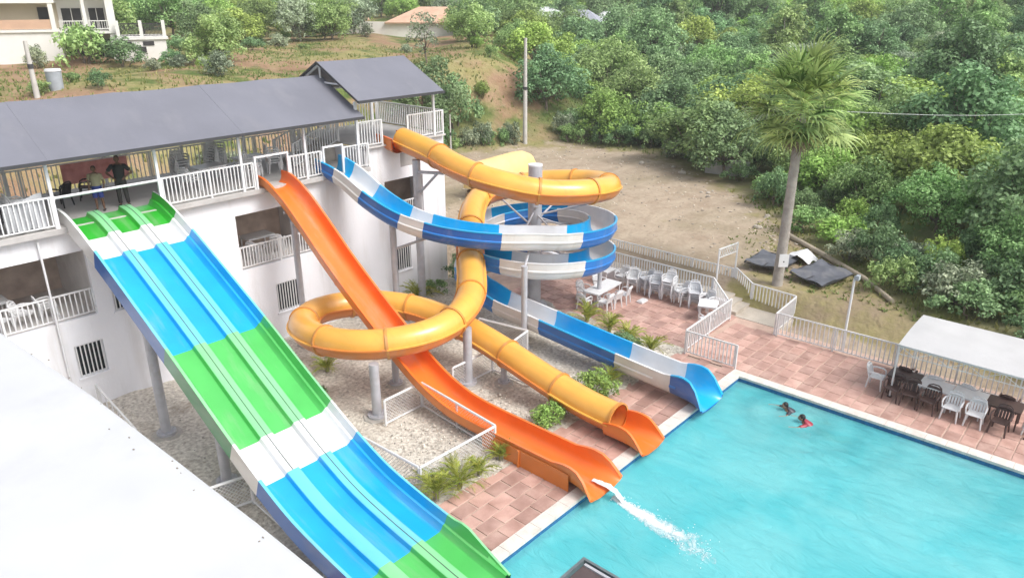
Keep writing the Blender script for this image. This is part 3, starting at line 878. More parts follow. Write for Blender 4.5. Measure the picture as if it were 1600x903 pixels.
while L < TB - tl - 1.5:
    mid.append((3.05, CYAN, MIDB) if k % 2 == 0 else (3.05, WHT, WHT_O)); L += 3.05; k += 1
mid[-1] = (mid[-1][0] + TB - tl - L, mid[-1][1], mid[-1][2])
flume_sections(bs, bpath, head + mid + tail[2:], 1.06, .74, end_open, None, rib=True)

# --- yellow tube
yp = [(20.95, 25.1, 7.22), (20.95, 24.5, 7.12), (20.85, 23, 6.9), (20.62, 21.4, 6.6), (20.85, 19.8, 6.28), (22.0, 18.2, 5.88), (23.7, 17.25, 5.72), (25.75, 17.6, 5.5), (26.85, 19.4, 5.25), (26.3, 21.6, 5.0), (24.9, 22.6, 4.8), (23.6, 22.95, 4.58),
      (22.3, 22.25, 4.3), (21.15, 21.26, 3.78), (20.14, 20.27, 3.25), (18.9, 18.98, 2.87), (17.9, 18.1, 2.7), (16.55, 17.35, 2.6), (15.2, 17.2, 2.5), (13.95, 17.75, 2.42), (13.1, 18.75, 2.33), (12.75, 20.15, 2.23),
      (13.1, 21.6, 2.13), (14.1, 22.5, 2.04), (15.3, 22.6, 1.95), (16.45, 22.05, 1.87), (17.3, 20.8, 1.77), (17.65, 19.3, 1.66), (17.72, 18.3, 1.55), (17.7, 16.5, 1.28), (17.52, 14.2, .93), (17.46, 12.6, .70), (17.45, 11.75, .64), (17.45, 11.2, .62)]
ts = thing("tube_slide", "yellow and orange closed tube slide looping twice from the terrace to the pool", "water slide", (17.5, 17, 0))
tp = smooth_path(yp, .22); tf = frames(tp); tS = arclen(tp); TR = .5
seg = 2.45; ns = round(tS[-1] / seg)
for k in range(ns):
    i0, i1 = cut(tp, tS, k * tS[-1] / ns, (k + 1) * tS[-1] / ns)
    sub = tf[i0:i1 + 1]
    up_ = [(TR * cos(pi * j / 12), TR * sin(pi * j / 12)) for j in range(13)]
    lo_ = [(TR * cos(pi + pi * j / 12), TR * sin(pi + pi * j / 12)) for j in range(13)]
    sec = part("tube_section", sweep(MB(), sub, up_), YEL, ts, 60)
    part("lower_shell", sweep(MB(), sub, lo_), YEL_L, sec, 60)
    q = MB()
    for sg in (-1, 1):
        sweep(q, sub, [(sg * (TR - .005), .02), (sg * (TR + .075), .02), (sg * (TR + .075), -.025), (sg * (TR - .005), -.025)])
    part("seam_lip", q, YEL_L if k % 2 else YEL, sec, 40)
    p_, d_, s_, u_ = tf[i1]
    q = MB(); o0 = []
    for off, r_ in ((-.045, TR - .01), (-.045, TR + .045), (.045, TR + .045), (.045, TR - .01)):
        o0.append((p_ + d_ * off, d_, s_, u_, r_))
    base = len(q.v)
    for (pp, dd, ss, uu, r_) in o0:
        for j in range(26): q.v.append(tuple(pp + ss * (r_ * cos(2 * pi * j / 26)) + uu * (r_ * sin(2 * pi * j / 26))))
    for i in range(3):
        for j in range(26):
            a_ = i * 26 + j; b_ = i * 26 + (j + 1) % 26; q.f.append((a_, a_ + 26, b_ + 26, b_)); q.t.append(.5)
    part("joint_ring", q, RING, sec, 50)
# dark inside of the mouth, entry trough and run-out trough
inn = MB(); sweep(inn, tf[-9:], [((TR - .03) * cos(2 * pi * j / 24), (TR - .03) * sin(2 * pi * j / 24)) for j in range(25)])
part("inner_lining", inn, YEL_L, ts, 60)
tr_ = smooth_path([(17.45, 11.35, .17), (17.45, 10.9, .175), (17.45, 10.4, .185), (17.45, 9.85, .2)], .14)
flume_sections(ts, tr_, [(5, ORNG, ORNG_O)], 1.0, .5, end_soft, None)
en = smooth_path([(20.75, 25.9, 6.85), (20.75, 25.4, 6.83), (20.75, 24.9, 6.75)], .15)
flume_sections(ts, en, [(3, ORNG, ORNG_O)], 1.1, .62, None, None)

# ------------------------------------------------------------------ steel columns carrying the slides
def column(label, x, y, z1, r=.13, arms=(), z0=0., base=True, lean=(0, 0), cap=None, group="steel columns under the slides"):
    t = thing("support_column", label, "column", (x, y, z0), 0, group)
    part("shaft", MB().pipe([(x, y, z0 + .12), (x + lean[0], y + lean[1], z1)], r, 14), GALV, t, 50)
    if base:
        part("base_plate", MB().pipe([(x, y, z0 + .05), (x, y, z0 + .12)], r * 2.0, 12), GALV, t, 40)
        part("footing", MB().pipe([(x, y, z0 - .05), (x, y, z0 + .05)], [r * 3.4, r * 2.9], 9), CONC, t)
        g_ = MB()
        for k in range(6):
            q = 2 * pi * k / 6; g_.pipe([(x + r * 1.6 * cos(q), y + r * 1.6 * sin(q), z0 + .12), (x + r * 1.6 * cos(q), y + r * 1.6 * sin(q), z0 + .17)], .018, 6)
        part("anchor_bolts", g_, GALV, t)
    for (p0, p1, ra) in arms:
        part("arm", MB().pipe([p0, p1], ra, 8), GALV, t, 50)
    if cap: part("cap", MB().pipe([(x, y, z1), (x, y, z1 + .06)], r * 1.04, 14), WHITE, t, 50)
    return t
column("grey column under the upper left edge of the striped slide, nearest the building window", 8.02, 21.9, 4.6, .15, [((8.02, 21.9, 4.45), (10.0, 21.7, 4.62), .06), ((8.02, 21.9, 4.5), (7.5, 21.9, 4.72), .07)])
column("grey column under the left edge of the striped slide, beside the white roof", 8.0, 18.1, 2.65, .15, [((8.0, 18.1, 2.5), (10.0, 18.1, 2.65), .06)])
column("tall thin grey column under the orange slide against the white facade", 14.75, 24.2, 5.55, .12, [((14.4, 24.2, 5.5), (15.2, 24.2, 5.5), .06)])
column("grey column with slanted brace under the first bend of the blue and white slide", 18.15, 22.6, 4.7, .13, [((18.15, 22.6, 3.5), (19.0, 21.2, 4.15), .055), ((18.15, 22.6, 4.62), (19.0, 21.3, 4.25), .055)])
column("thick grey column under the top of the yellow tube with a braced side arm", 20.75, 24.0, 6.52, .17, [((20.75, 24.0, 6.0), (20.7, 22.3, 6.2), .07), ((20.75, 24.0, 5.0), (20.7, 22.7, 6.1), .06)])
column("grey column standing in gravel at the near corner of the low mesh fence", 13.15, 17.75, 1.95, .16, [])
column("short grey column under the steep orange slide behind the yellow loop", 15.0, 19.0, 1.8, .12, [])
column("grey column under the bend where the yellow tube enters its lower loop", 16.75, 17.1, 2.2, .16, [])
column("short grey column under the last straight of the yellow tube", 17.65, 16.2, .75, .11, [])
column("slim light grey column on the near side of the blue and white spiral", 20.25, 17.5, 3.45, .12, [((20.25, 17.5, 3.35), (21.3, 18.2, 3.55), .05)])
column("light grey post under the right side of the lower blue and white turn", 25.95, 18.0, 2.1, .10, [])
arms = []
for k, (az_, zc) in enumerate([(205, 3.68), (250, 3.55), (300, 3.4), (0, 3.2), (60, 3.0), (120, 2.8), (170, 2.65), (235, 2.4), (290, 2.2), (20, 1.85), (100, 1.35)]):
    q = radians(az_)
    arms.append(((HX + .15 * cos(q), HY + .15 * sin(q), zc + .75), (HX + 2.5 * cos(q), HY + 2.5 * sin(q), zc + .06), .04))
for az_, zc in [(222, 5.35), (300, 5.05), (10, 4.75), (75, 4.45)]:
    q = radians(az_); arms.append(((HX + .15 * cos(q), HY + .15 * sin(q), zc - .8), (HX + 2.7 * cos(q), HY + 2.7 * sin(q), zc - .08), .045))
column("thick grey central column with radiating struts in the middle of the spiral slide", HX, HY, 6.35, .3, arms, 0, True, (0, 0), True)

# ------------------------------------------------------------------ vegetation
LEAF_Y = foliage("leaf_yellow_green", (.13, .21, .04), (.47, .66, .18), .3)
LEAF_M = foliage("leaf_mid_green", (.095, .18, .05), (.44, .62, .25), .3)
LEAF_D = foliage("leaf_dark_green", (.07, .14, .055), (.34, .52, .25), .3)
LEAF_G = foliage("leaf_grey_green", (.10, .14, .08), (.50, .58, .40), .3)
BARK = mat("bark", (.17, .135, .105), .9, .25, 4, bump=.5, bscale=14)
BARK_L = mat("pale_bark", (.30, .265, .23), .9, .2, 4, bump=.5, bscale=14)

def leaf(mb, c, nrm, s, tn, rr):
    nrm = nrm.normalized()
    a = nrm.orthogonal().normalized(); b_ = nrm.cross(a)
    q = rr.uniform(0, 2 * pi); u = a * cos(q) + b_ * sin(q); v = nrm.cross(u)
    L, W = s, s * rr.uniform(.45, .7)
    mb.add([c - u * L * .5, c + v * W * .5 - nrm * s * .08, c + u * L * .5 - nrm * s * .12, c - v * W * .5 + nrm * s * .05], [(0, 1, 2, 3)], tn)
def crown_mesh(name, seed, w_, h_, z0, nl, n_leaf, size, m, ground=False, flat=1.):
    """crown of many clumps set round a few limbs; clumps differ in size and tone, leaves turn every way"""
    rr = random.Random(seed); mb = MB(); limbs = []; lobes = []
    for k in range(nl):
        a = 2.4 * k + rr.uniform(-.5, .5); t_ = (k + .5) / nl
        rad = w_ * .5 * (.30 + .5 * rr.random()) * (1 - .62 * t_ ** 2)
        lr = w_ * rr.uniform(.15, .23)
        z = z0 + lr * .7 + (h_ - z0 - lr * 1.6) * t_
        limbs.append((Vector((rad * cos(a), rad * sin(a), z)), lr, 0))
        dt0 = rr.uniform(-.16, .16)
        for q in range(7):
            d = Vector((rr.gauss(0, 1), rr.gauss(0, 1), rr.gauss(.35, .8))).normalized()
            r2 = lr * rr.uniform(.32, .62)
            c2 = limbs[-1][0] + d * lr * rr.uniform(.55, 1.05)
            c2.z = max(c2.z, z0 * .6 + r2 * .4)
            lobes.append((c2, r2, dt0 + rr.uniform(-.32, .32) + .10 * d.z))
    tot = sum(l_[1] ** 2 for l_ in lobes)
    for c, lr, dt in lobes:
        for k in range(int(n_leaf * lr * lr / tot)):
            d = Vector((rr.gauss(0, 1), rr.gauss(0, 1), rr.gauss(.3, 1))).normalized()
            r_ = lr * rr.uniform(.55, 1.1) * (1.3 if rr.random() < .06 else 1)
            pt = c + Vector((d.x * r_ * 1.1, d.y * r_ * 1.1, d.z * r_ * .8 * flat))
            if ground and pt.z < .02: pt.z = rr.uniform(.02, .3)
            nv = d * .7 + Vector((rr.uniform(-.7, .7), rr.uniform(-.7, .7), rr.uniform(.1, .9)))
            leaf(mb, pt, nv, size * rr.uniform(.55, 1.35), max(0, min(1, .45 + dt + rr.uniform(-.38, .42))), rr)
    return mb.mesh(name, m, tone=True), limbs
def trunk_mesh(name, lobes, h0, r0, seed, m=BARK, stems=1):
    rr = random.Random(seed); mb = MB()
    for s_ in range(stems):
        ox, oy = (rr.uniform(-.25, .25), rr.uniform(-.25, .25)) if stems > 1 else (0, 0)
        top = Vector((ox * 3 + rr.uniform(-.2, .2), oy * 3 + rr.uniform(-.2, .2), h0))
        mb.pipe([(ox, oy, -.4), (ox * 1.5 + rr.uniform(-.06, .06), oy * 1.5 + rr.uniform(-.06, .06), h0 * .5), top], [r0 * 1.3, r0, r0 * .8], 7)
        for c, lr, dt in lobes[s_::stems]:
            mid = top * .5 + c * .5 + Vector((rr.uniform(-.2, .2), rr.uniform(-.2, .2), .1))
            mb.pipe([top, mid, c + Vector((0, 0, lr * .3))], [r0 * .55, r0 * .38, r0 * .12], 5)
    return mb.mesh(name, m, smooth=180)
KINDS = {}
def make_kind(key, w_, h_, z0, nl, nleaf, size, m, seed, trunk_h=None, r0=.14, ground=False, bark=BARK, stems=1, flat=1.):
    cm, lb = crown_mesh("crown" if not ground else "foliage", seed, w_, h_, z0, nl, nleaf, size, m, ground, flat)
    tm = trunk_mesh("trunk" if not ground else "stems", lb, trunk_h if trunk_h else z0 * .75 + .15, r0, seed + 1, bark, stems)
    KINDS[key] = (cm, tm, ground)
make_kind('my', 7.2, 6.0, 1.3, 12, 8200, .275, LEAF_Y, 1, 1.5)
make_kind('mm', 7.6, 6.6, 1.4, 13, 8600, .275, LEAF_M, 2, 1.6)
make_kind('md', 7.4, 7.0, 1.4, 13, 8600, .275, LEAF_D, 3, 1.8)
make_kind('mg', 6.8, 5.8, 1.2, 11, 7000, .26, LEAF_G, 4, 1.5, bark=BARK_L)
make_kind('tm', 6.6, 8.6, 2.4, 15, 8600, .285, LEAF_M, 5, 2.8, .17, bark=BARK_L)
make_kind('td', 7.0, 9.2, 2.4, 15, 9000, .285, LEAF_D, 6, 2.8, .18)
make_kind('wy', 9.0, 5.6, 1.5, 16, 9600, .275, LEAF_Y, 7, 1.7, .17, flat=.8)
make_kind('sparse', 3.6, 5.4, 1.6, 9, 900, .24, LEAF_G, 8, 1.8, .08)
make_kind('light', 6.8, 5.2, 1.0, 14, 7600, .23, LEAF_Y, 9, 1.3, .13)
make_kind('sg', 3.6, 2.2, .1, 8, 2600, .18, LEAF_G, 10, .5, .05, True, stems=3)
make_kind('sy', 3.4, 1.9, .1, 8, 2400, .18, LEAF_Y, 11, .5, .05, True, stems=3)
make_kind('sd', 3.6, 2.4, .1, 8, 2600, .18, LEAF_D, 12, .5, .05, True, stems=3)
make_kind('sm', 3.0, 1.7, .1, 7, 2000, .17, LEAF_M, 13, .5, .05, True, stems=3)
make_kind('big', 5.2, 4.1, .1, 16, 9500, .2, LEAF_M, 14, .8, .09, True, stems=4)
NV = {}
def plant(key, name, label, cat, x, y, s=1., sz=None, rot=None, group=None, z=None):
    cm, tm, gr = KINDS[key]
    t = thing(name, label, cat, (x, y, terrain(x, y) - (.05 if KINDS[key][2] else .75 * s) if z is None else z), R.uniform(0, 6.28) if rot is None else rot, group)
    t.scale = (s, s, sz or s)
    for nm, me in (("trunk" if not gr else "stems", tm), ("crown" if not gr else "foliage", cm)):
        o = bpy.data.objects.new(nm, me); C.objects.link(o); o.parent = t
    return t
# single trees and shrubs one can pick out
P_ = plant
P_('big', 'round_shrub', "big round grey green shrub alone on the slope right of the hill house", "shrub", 33.0, 62.8, 1.05, 1.05)
P_('sm', 'garden_shrub', "large leafy shrub in front of the balcony of the hill house", "shrub", 25.4, 71.8, 1.7, 2.1)
P_('sd', 'garden_shrub', "dark low shrub beside the small white annex of the hill house", "shrub", 27.9, 69.8, 1.1, 1.1)
P_('sg', 'garden_shrub', "small pale shrub against the lower wall of the hill house", "shrub", 22.0, 72.3, .6, .9)
P_('light', 'leafy_tree', "light green spreading tree with thin trunk at the far edge of the dirt lot", "tree", 55.3, 38.1, 1.0, .98)
P_('md', 'dense_tree', "dark tree right behind the corner of the raised grey roof", "tree", 41.8, 47.2, .85, .92)
P_('sd', 'dense_tree', "second dark bushy tree beside the corner of the raised grey roof", "tree", 44.6, 46.4, 1.25, 2.0)
P_('sparse', 'sparse_tree', "thin sparse tree with bare trunk above the ridge of the raised grey roof", "tree", 47.1, 52.5, 1.0, 1.0)
P_('mm', 'leafy_tree', "rounded tree on the crest between the sparse tree and the tall pole", "tree", 57.5, 57.0, .75, .75)
P_('mg', 'leafy_tree', "greyish tree on the hilltop left of the dry field", "tree", 52.4, 80.1, .95, 1.0)
P_('mm', 'leafy_tree', "green tree with forked trunk at the left end of the white far wall", "tree", 55.7, 78.4, .85, .85)
P_('md', 'dense_tree', "dense dark tree behind the tall concrete pole", "tree", 54.6, 44.6, .95, .9)
P_('my', 'leafy_tree', "yellow green tree right of the tall concrete pole", "tree", 58.5, 46.5, .9, .85)
P_('mm', 'dense_tree', "broad dense green tree at the forest edge left of the palm", "tree", 51.6, 27.2, 1.1, .9)
P_('md', 'dense_tree', "dark shady tree beside the grey wall at the forest edge", "tree", 49.3, 23.9, .85, .78)
P_('tm', 'tall_tree', "tall tree with bare grey limbs high on the right slope", "tree", 86, 36, 1.15, 1.15)
P_('sy', 'lot_shrub', "yellowish shrub at the forest edge just right of the palm trunk", "shrub", 44.8, 17.8, .7, .8)
P_('wy', 'leafy_tree', "bright yellow green tree directly right of the palm crown", "tree", 52, 17.6, .95, .95)
P_('wy', 'leafy_tree', "bright yellow green tree at the right edge below the power cable", "tree", 56, 10.8, .85, .85)
fr_ = random.Random(77)
fx, fy = .745, .667
taken = [(55.3, 38.1), (41.8, 47.2), (44.6, 46.4), (54.6, 44.6), (58.5, 46.5), (51.6, 27.2), (49.3, 23.9), (52, 17.6), (56, 10.8), (86, 36)]
def try_spots(n, dmin, dmax, amin, amax, cond, space, rnd_):
    out = []
    for k in range(n):
        dd = math.sqrt(rnd_.uniform(dmin ** 2, dmax ** 2)); aa = radians(rnd_.uniform(amin, amax))
        x, y = dd * cos(aa), dd * sin(aa)
        if in_poly(x, y) or not cond(x, y): continue
        sp = space(dd)
        if any((x - a) ** 2 + (y - b_) ** 2 < sp * sp for a, b_ in taken): continue
        taken.append((x, y)); out.append((x, y, dd, aa))
    return out
# forest right of the dirt lot: every tree its own
def region(x, y, dd):
    r_ = x * .667 - y * .745
    k = r_ / dd
    if dd > 105: return "far up the slope at the top of the photo"
    if k > .36: return "in the wood at the right edge above the tent"
    if k > .20: return "in the wood right of the palm"
    if k > .02: return "in the wood behind the palm and the dirt lot"
    return "in the wood behind the light green tree"
look = {'my': "yellow green tree", 'mm': "mid green tree", 'md': "dark green dense tree", 'mg': "grey green rounded tree",
        'tm': "tall pale barked tree", 'td': "tall dark green tree", 'wy': "wide flat topped tree"}
def dform(x, y): return dpoly(x, y)
spots = try_spots(5200, 33, 165, 2, 47, lambda x, y: ((y - .85 * x) < -10 or ((y - .85 * x) < -4 and dform(x, y) > 16)) and dform(x, y) > (2.2 if y > 14 else 3.6), lambda dd: 3.3 + max(0, dd - 60) * .022, fr_)
spots.sort(key=lambda s: s[2])
for x, y, dd, aa in spots[:285]:
    d = dpoly(x, y)
    key = fr_.choices(['my', 'mm', 'md', 'mg', 'tm', 'td', 'wy'], [.16, .27, .22, .06, .09 if d > 8 else 0, .12 if d > 8 else 0, .10])[0]
    s = fr_.uniform(.72, 1.12) * (.62 + .38 * sstep(2, 11, d)) * (1 + .15 * sstep(80, 140, dd))
    lab = ("small " if s < .72 else ("large " if s > .95 else "")) + look[key] + (" in front " if d < 7 else " ") + region(x, y, dd)
    P_(key, {'t': 'tall_tree', 'w': 'leafy_tree'}.get(key[0], 'forest_tree'), lab, "tree", x, y, s, s * fr_.uniform(.85, 1.1), group="forest trees: " + lab)
# undergrowth along the edge of the wood
for k in range(340):
    i = fr_.randrange(6, 13); a_, b_ = FLAT[i], FLAT[i + 1]; t_ = fr_.random()
    x, y = a_[0] + (b_[0] - a_[0]) * t_ + fr_.uniform(0, 5), a_[1] + (b_[1] - a_[1]) * t_ + fr_.uniform(-2, 4)
    if in_poly(x, y) or y < -6: continue
    if dpoly(x, y) < 1.0 or any((x - q[0]) ** 2 + (y - q[1]) ** 2 < 1.7 for q in taken): continue
    taken.append((x, y))
    key = fr_.choice(['sy', 'sd', 'sm', 'sm', 'sg', 'sd'])
    lab = {'sy': "low yellow green bush", 'sd': "low dark bush", 'sm': "low green bush", 'sg': "low grey green bush"}[key] + " in the undergrowth along the edge of the wood"
    P_(key, 'bush', lab, "bush", x, y, fr_.uniform(.5, 1.0), fr_.uniform(.55, 1.1), group=lab)
# hilltop trees behind the building
def hill_ok(x, y):
    r_ = x * .667 - y * .745; f_ = x * .745 + y * .667; px = 800 + 1175 * r_ / (f_ * 1.05)
    if (y - .85 * x) < -6: return False
    if 585 < px < 735 and f_ < 128: return False
    if 440 < px < 790 and f_ < 92: return False
    if -60 < px < 250 and f_ < 84: return False
    if 250 < px < 440 and f_ < 88: return False
    return dform(x, y) > 6
for x, y, dd, aa in sorted(try_spots(2600, 55, 175, 40, 78, hill_ok, lambda dd: 4.6 + max(0, dd - 80) * .03, fr_), key=lambda s: s[2])[:110]:
    key = fr_.choices(['my', 'mm', 'md', 'mg', 'wy'], [.15, .3, .25, .2, .1])[0]
    s = fr_.uniform(.7, 1.15)
    side = "above the terrace roof" if (x * .667 - y * .745) < -28 else "near the far houses"
    lab = look[key] + " on the hilltop " + side
    P_(key, 'hill_tree', lab, "tree", x, y, s, s * fr_.uniform(.85, 1.1), group="hilltop trees: " + lab)
# shrubs dotted over the slope behind the terrace
for k in range(260):
    x, y = fr_.uniform(8, 62), fr_.uniform(36, 82)
    if in_poly(x, y) or (y - .85 * x) < 0 or dpoly(x, y) < 2: continue
    r_ = x * .667 - y * .745; f_ = x * .745 + y * .667; px = 800 + 1175 * r_ / (f_ * 1.05)
    if px < 110 or (px < 240 and f_ > 56): continue
    if 470 < px < 740 and 60 < f_ < 92 and fr_.random() < .8: continue
    if any((x - q[0]) ** 2 + (y - q[1]) ** 2 < 6.5 for q in taken): continue
    if fr_.random() < (.75 if 440 < px < 770 else .35): continue
    taken.append((x, y))
    key = fr_.choice(['sy', 'sm', 'sg', 'sg', 'sd'])
    lab = {'sy': "small yellow green shrub", 'sd': "small dark shrub", 'sm': "small green shrub", 'sg': "small grey green shrub"}[key] + " on the earthy slope behind the terrace roof"
    P_(key, 'hill_shrub', lab, "shrub", x, y, fr_.uniform(.35, .8), fr_.uniform(.35, .9), group=lab)
# hedge at the back of the lot, right of the building
for k in range(9):
    x = 40.5 + k * .95 + fr_.uniform(-.3, .3); y = 46.4 - k * .42 + fr_.uniform(-.3, .3)
    lab = "bush in the hedge along the back of the dirt lot, right of the building corner"
    P_(fr_.choice(['sm', 'sg', 'sd']), 'hedge_bush', lab, "bush", x, y, .6, fr_.uniform(.7, 1.1), group=lab, z=.85)
# dry grass and weeds: one uncountable cover
gr = MB(); gg = random.Random(9)
cnt = 0
while cnt < 22000:
    if gg.random() < .72: x, y = gg.uniform(6, 75), gg.uniform(31, 88)
    else: x, y = gg.uniform(30, 46), gg.uniform(-4, 22)
    cnt += 1
    ins = in_poly(x, y)
    f_ = x * .745 + y * .667
    if f_ > 92: continue
    if ins:
        if x < 31.3 or y > 17 or dpoly(x, y) > 4.5 * gg.random() + (3 if y < 12 else 0): continue
    z = terrain(x, y); h = gg.uniform(.08, .28) * (.6 if ins else 1)
    c0 = sin(x * .35) * sin(y * .3 + 1) + .5 * sin(x * .9 + y * .7)
    if not ins and c0 < -.45 and gg.random() < .8: continue
    tn = max(0, min(1, .5 + .35 * c0 + gg.uniform(-.25, .25)))
    for q in range(2):
        a = gg.uniform(0, 6.28); dx, dy = .07 * cos(a), .07 * sin(a); lx, ly = gg.uniform(-.14, .14), gg.uniform(-.14, .14)
        gr.add([(x - dx, y - dy, z - .03), (x + dx, y + dy, z - .03), (x + lx, y + ly, z + h)], [(0, 1, 2)], tn)
GRASS = foliage("dry_grass", (.30, .26, .11), (.115, .16, .04), .3)
o = struct("wild_grass", gr, GRASS, kind='stuff', tone=True)

# ------------------------------------------------------------------ the fan palm
def fan_frond(seed, m):
    """one fan leaf: long stalk, pleated blade whose split tips hang down in threads"""
    rr = random.Random(seed); mb = MB()
    Lp = rr.uniform(1.3, 1.75)
    tip = Vector((Lp, 0, -.1))
    mb.pipe([(0, 0, 0), (Lp * .5, 0, .06), tip], [.03, .024, .018], 4, t=.8)
    hang = rr.uniform(.55, 1.0)
    nseg = 18
    for k in range(nseg):
        a = radians(-125 + 250 * k / (nseg - 1) + rr.uniform(-3, 3)); L = (1.5 - .28 * abs(a)) * rr.uniform(.85, 1.15)
        d = Vector((cos(a), sin(a), .18)).normalized(); wv = Vector((-sin(a), cos(a), 0))
        p = tip.copy(); vs = []; n_ = 6; dr = d.copy()
        for s_ in range(n_ + 1):
            t_ = s_ / n_
            wd = wv * (.016 + .055 * sin(pi * min(1, t_ * 1.5 + .1)) if t_ < .62 else .02 * (1.05 - t_) / .43)
            vs += [p - wd, p + wd + Vector((0, 0, .018))]
            dr = (dr + Vector((0, 0, -1)) * hang * max(0, t_ - .12) * .62).normalized()
            p = p + dr * (L / n_)
        mb.add(vs, [(2 * i, 2 * i + 1, 2 * i + 3, 2 * i + 2) for i in range(n_)], max(0, min(1, rr.gauss(.5, .34))))
    return mb.mesh("frond", m, tone=True)
PALM = foliage("palm_leaf", (.09, .16, .035), (.52, .67, .25), .22)
DEADP = foliage("dead_palm_leaf", (.14, .09, .06), (.30, .23, .15), .2)
px_, py_, pz_ = 31.35, 12.1, .3
pt = thing("fan_palm", "tall fan palm with drooping yellow green fronds standing in the lot beyond the fence", "palm", (px_, py_, pz_))
tk = MB()
zs = [-.2 + k * .35 for k in range(25)]
tk.pipe([(px_ + .05 * sin(z_ * .7), py_ + .04 * sin(z_ * .5 + 1), pz_ + z_) for z_ in zs], [(.30 if z_ < .3 else .235 - .007 * z_) * (1 + .05 * (k % 2)) for k, z_ in enumerate(zs)], 12)
part("trunk", tk, mat("palm_trunk", (.36, .325, .29), .9, .2, 3, bump=.6, bscale=12), pt, 180)
fm = [fan_frond(k, PALM) for k in range(8)]; dm = [fan_frond(20 + k, DEADP) for k in range(2)]
pr = random.Random(4); top = Vector((px_, py_, pz_ + 8.55))
NF = 82
for k in range(NF):
    t_ = k / (NF - 1); az_ = k * 2.39996 + pr.uniform(-.3, .3)
    elv = math.asin(max(-.72, .99 - 1.62 * t_)) + radians(pr.uniform(-9, 9))
    s = pr.uniform(.78, 1.0)
    if k % 9 == 4 and t_ > .45: elv = radians(-28); s *= 1.18
    inst("frond", fm[pr.randrange(8)], pt, top + Vector((0, 0, .3 - .7 * t_)), (pr.uniform(-.4, .4), -elv, az_), (s, s, s))
for k in range(12):
    az_ = k * 2.39996 + 1; elv = radians(-70 + pr.uniform(-14, 10))
    inst("dead_frond", dm[k % 2], pt, top + Vector((0, 0, -.6)), (pr.uniform(-.3, .3), -elv, az_), (.55,) * 3)

# ------------------------------------------------------------------ young palms and yard plants
def areca_frond(seed, m):
    rr = random.Random(seed); mb = MB(); pts = []
    for s_ in range(7):
        t_ = s_ / 6; pts.append(Vector((.62 * t_ ** 1.7, 0, 1.05 * t_ - .38 * t_ ** 3)))
    mb.pipe(pts, [.012, .011, .01, .009, .007, .005, .003], 4, t=.85)
    for k in range(13):
        t_ = .3 + .7 * k / 12; i = min(5, int(t_ * 6)); p_ = pts[i].lerp(pts[i + 1], t_ * 6 - i)
        dr = (pts[i + 1] - pts[i]).normalized()
        for sg in (-1, 1):
            l_ = .30 * (1 - .6 * abs(t_ - .55)) * rr.uniform(.85, 1.15)
            d = (dr * 1.0 + Vector((0, sg * .75, .25))).normalized() * l_
            w_ = dr * .010
            mb.add([p_ - w_, p_ + w_, p_ + d * .55 + w_ + Vector((0, 0, .02)), p_ + d + Vector((0, 0, -.03)), p_ + d * .55 - w_], [(0, 1, 2, 3, 4)], max(0, min(1, rr.gauss(.55, .25))))
    return mb.mesh("frond", m, tone=True)
ARECA = foliage("young_palm_leaf", (.12, .17, .03), (.46, .50, .10), .3)
af = [areca_frond(k, ARECA) for k in range(5)]
def young_palm(label, x, y, s=1., n_=36, cat="palm plant"):
    t = thing("young_palm", label, cat, (x, y, .0), 0, "young palms planted around the slides")
    q = MB()
    for k in range(5): q.pipe([(x + .05 * cos(k * 1.3), y + .05 * sin(k * 1.3), -.03), (x + .08 * cos(k * 1.3), y + .08 * sin(k * 1.3), .28 * s)], .018, 5)
    part("stems", q, BARK_L, t)
    for k in range(n_):
        sc_ = s * pr.uniform(.45, 1.0)
        inst("frond", af[pr.randrange(5)], t, (x + pr.uniform(-.06, .06), y + pr.uniform(-.06, .06), .05), (pr.uniform(-.2, .2), pr.uniform(-.45, .55), k * 2.4 + pr.uniform(-.3, .3)), (sc_,) * 3)
for lab, x, y, s in [("young palm closest to the striped slide, outside the mesh fence corner", 11.45, 13.05, 1.05), ("second young palm from the striped slide along the mesh fence", 12.25, 12.95, 1.1),
                     ("thin small young palm in the middle of the mesh fence", 13.05, 12.95, .72), ("small young palm beside the orange slide at the mesh fence end", 14.0, 13.0, .7),
                     
                     ("young palm touching the blue and white slide on its near side", 20.0, 13.3, .85), ("young palm behind the run-out of the blue slide nearest the fence", 23.1, 13.5, .95),
                     ("young palm behind the blue slide, second from the fence", 23.35, 14.7, .95), ("young palm behind the blue slide, near the middle of the tiled patio edge", 23.8, 15.9, .9),
                     ("young palm behind the blue slide, closest to the white table", 24.0, 17.2, 1.0),
                     ("dark young palm in gravel inside the loop of the yellow tube", 13.9, 21.6, .8), ("young palm at the foot of the facade under the blue slide", 20.6, 24.2, 1.2),
                     ("young palm in gravel by the striped slide under the yellow loop", 11.3, 18.6, .9)]:
    young_palm(lab, x, y, s)
for key, lab, x, y, s in [('sd', "dark shrub against the right corner of the white building", 23.9, 24.6, .62), ('sm', "leafy shrub at the foot of the facade right of the blue slide column", 21.9, 24.5, .42),
                          ('sd', "low green plant under the lower edge of the yellow loop", 12.3, 20.2, .3), ('sm', "low weed clump in gravel between yellow tube and blue slide", 18.9, 15.2, .3),
                          ('sy', "round leafy shrub between the orange slide and the yellow tube", 16.55, 13.2, .42), ('sy', "round leafy shrub on the right of the yellow tube run-out", 19.15, 13.25, .48), ('sd', "low dark plants behind the blue run-out", 22.6, 14.4, .38), ('sm', "low green plants at the yellow tube by the patio", 22.5, 15.8, .3)]:
    P_(key, 'yard_shrub', lab, "shrub", x, y, s, s, z=0)

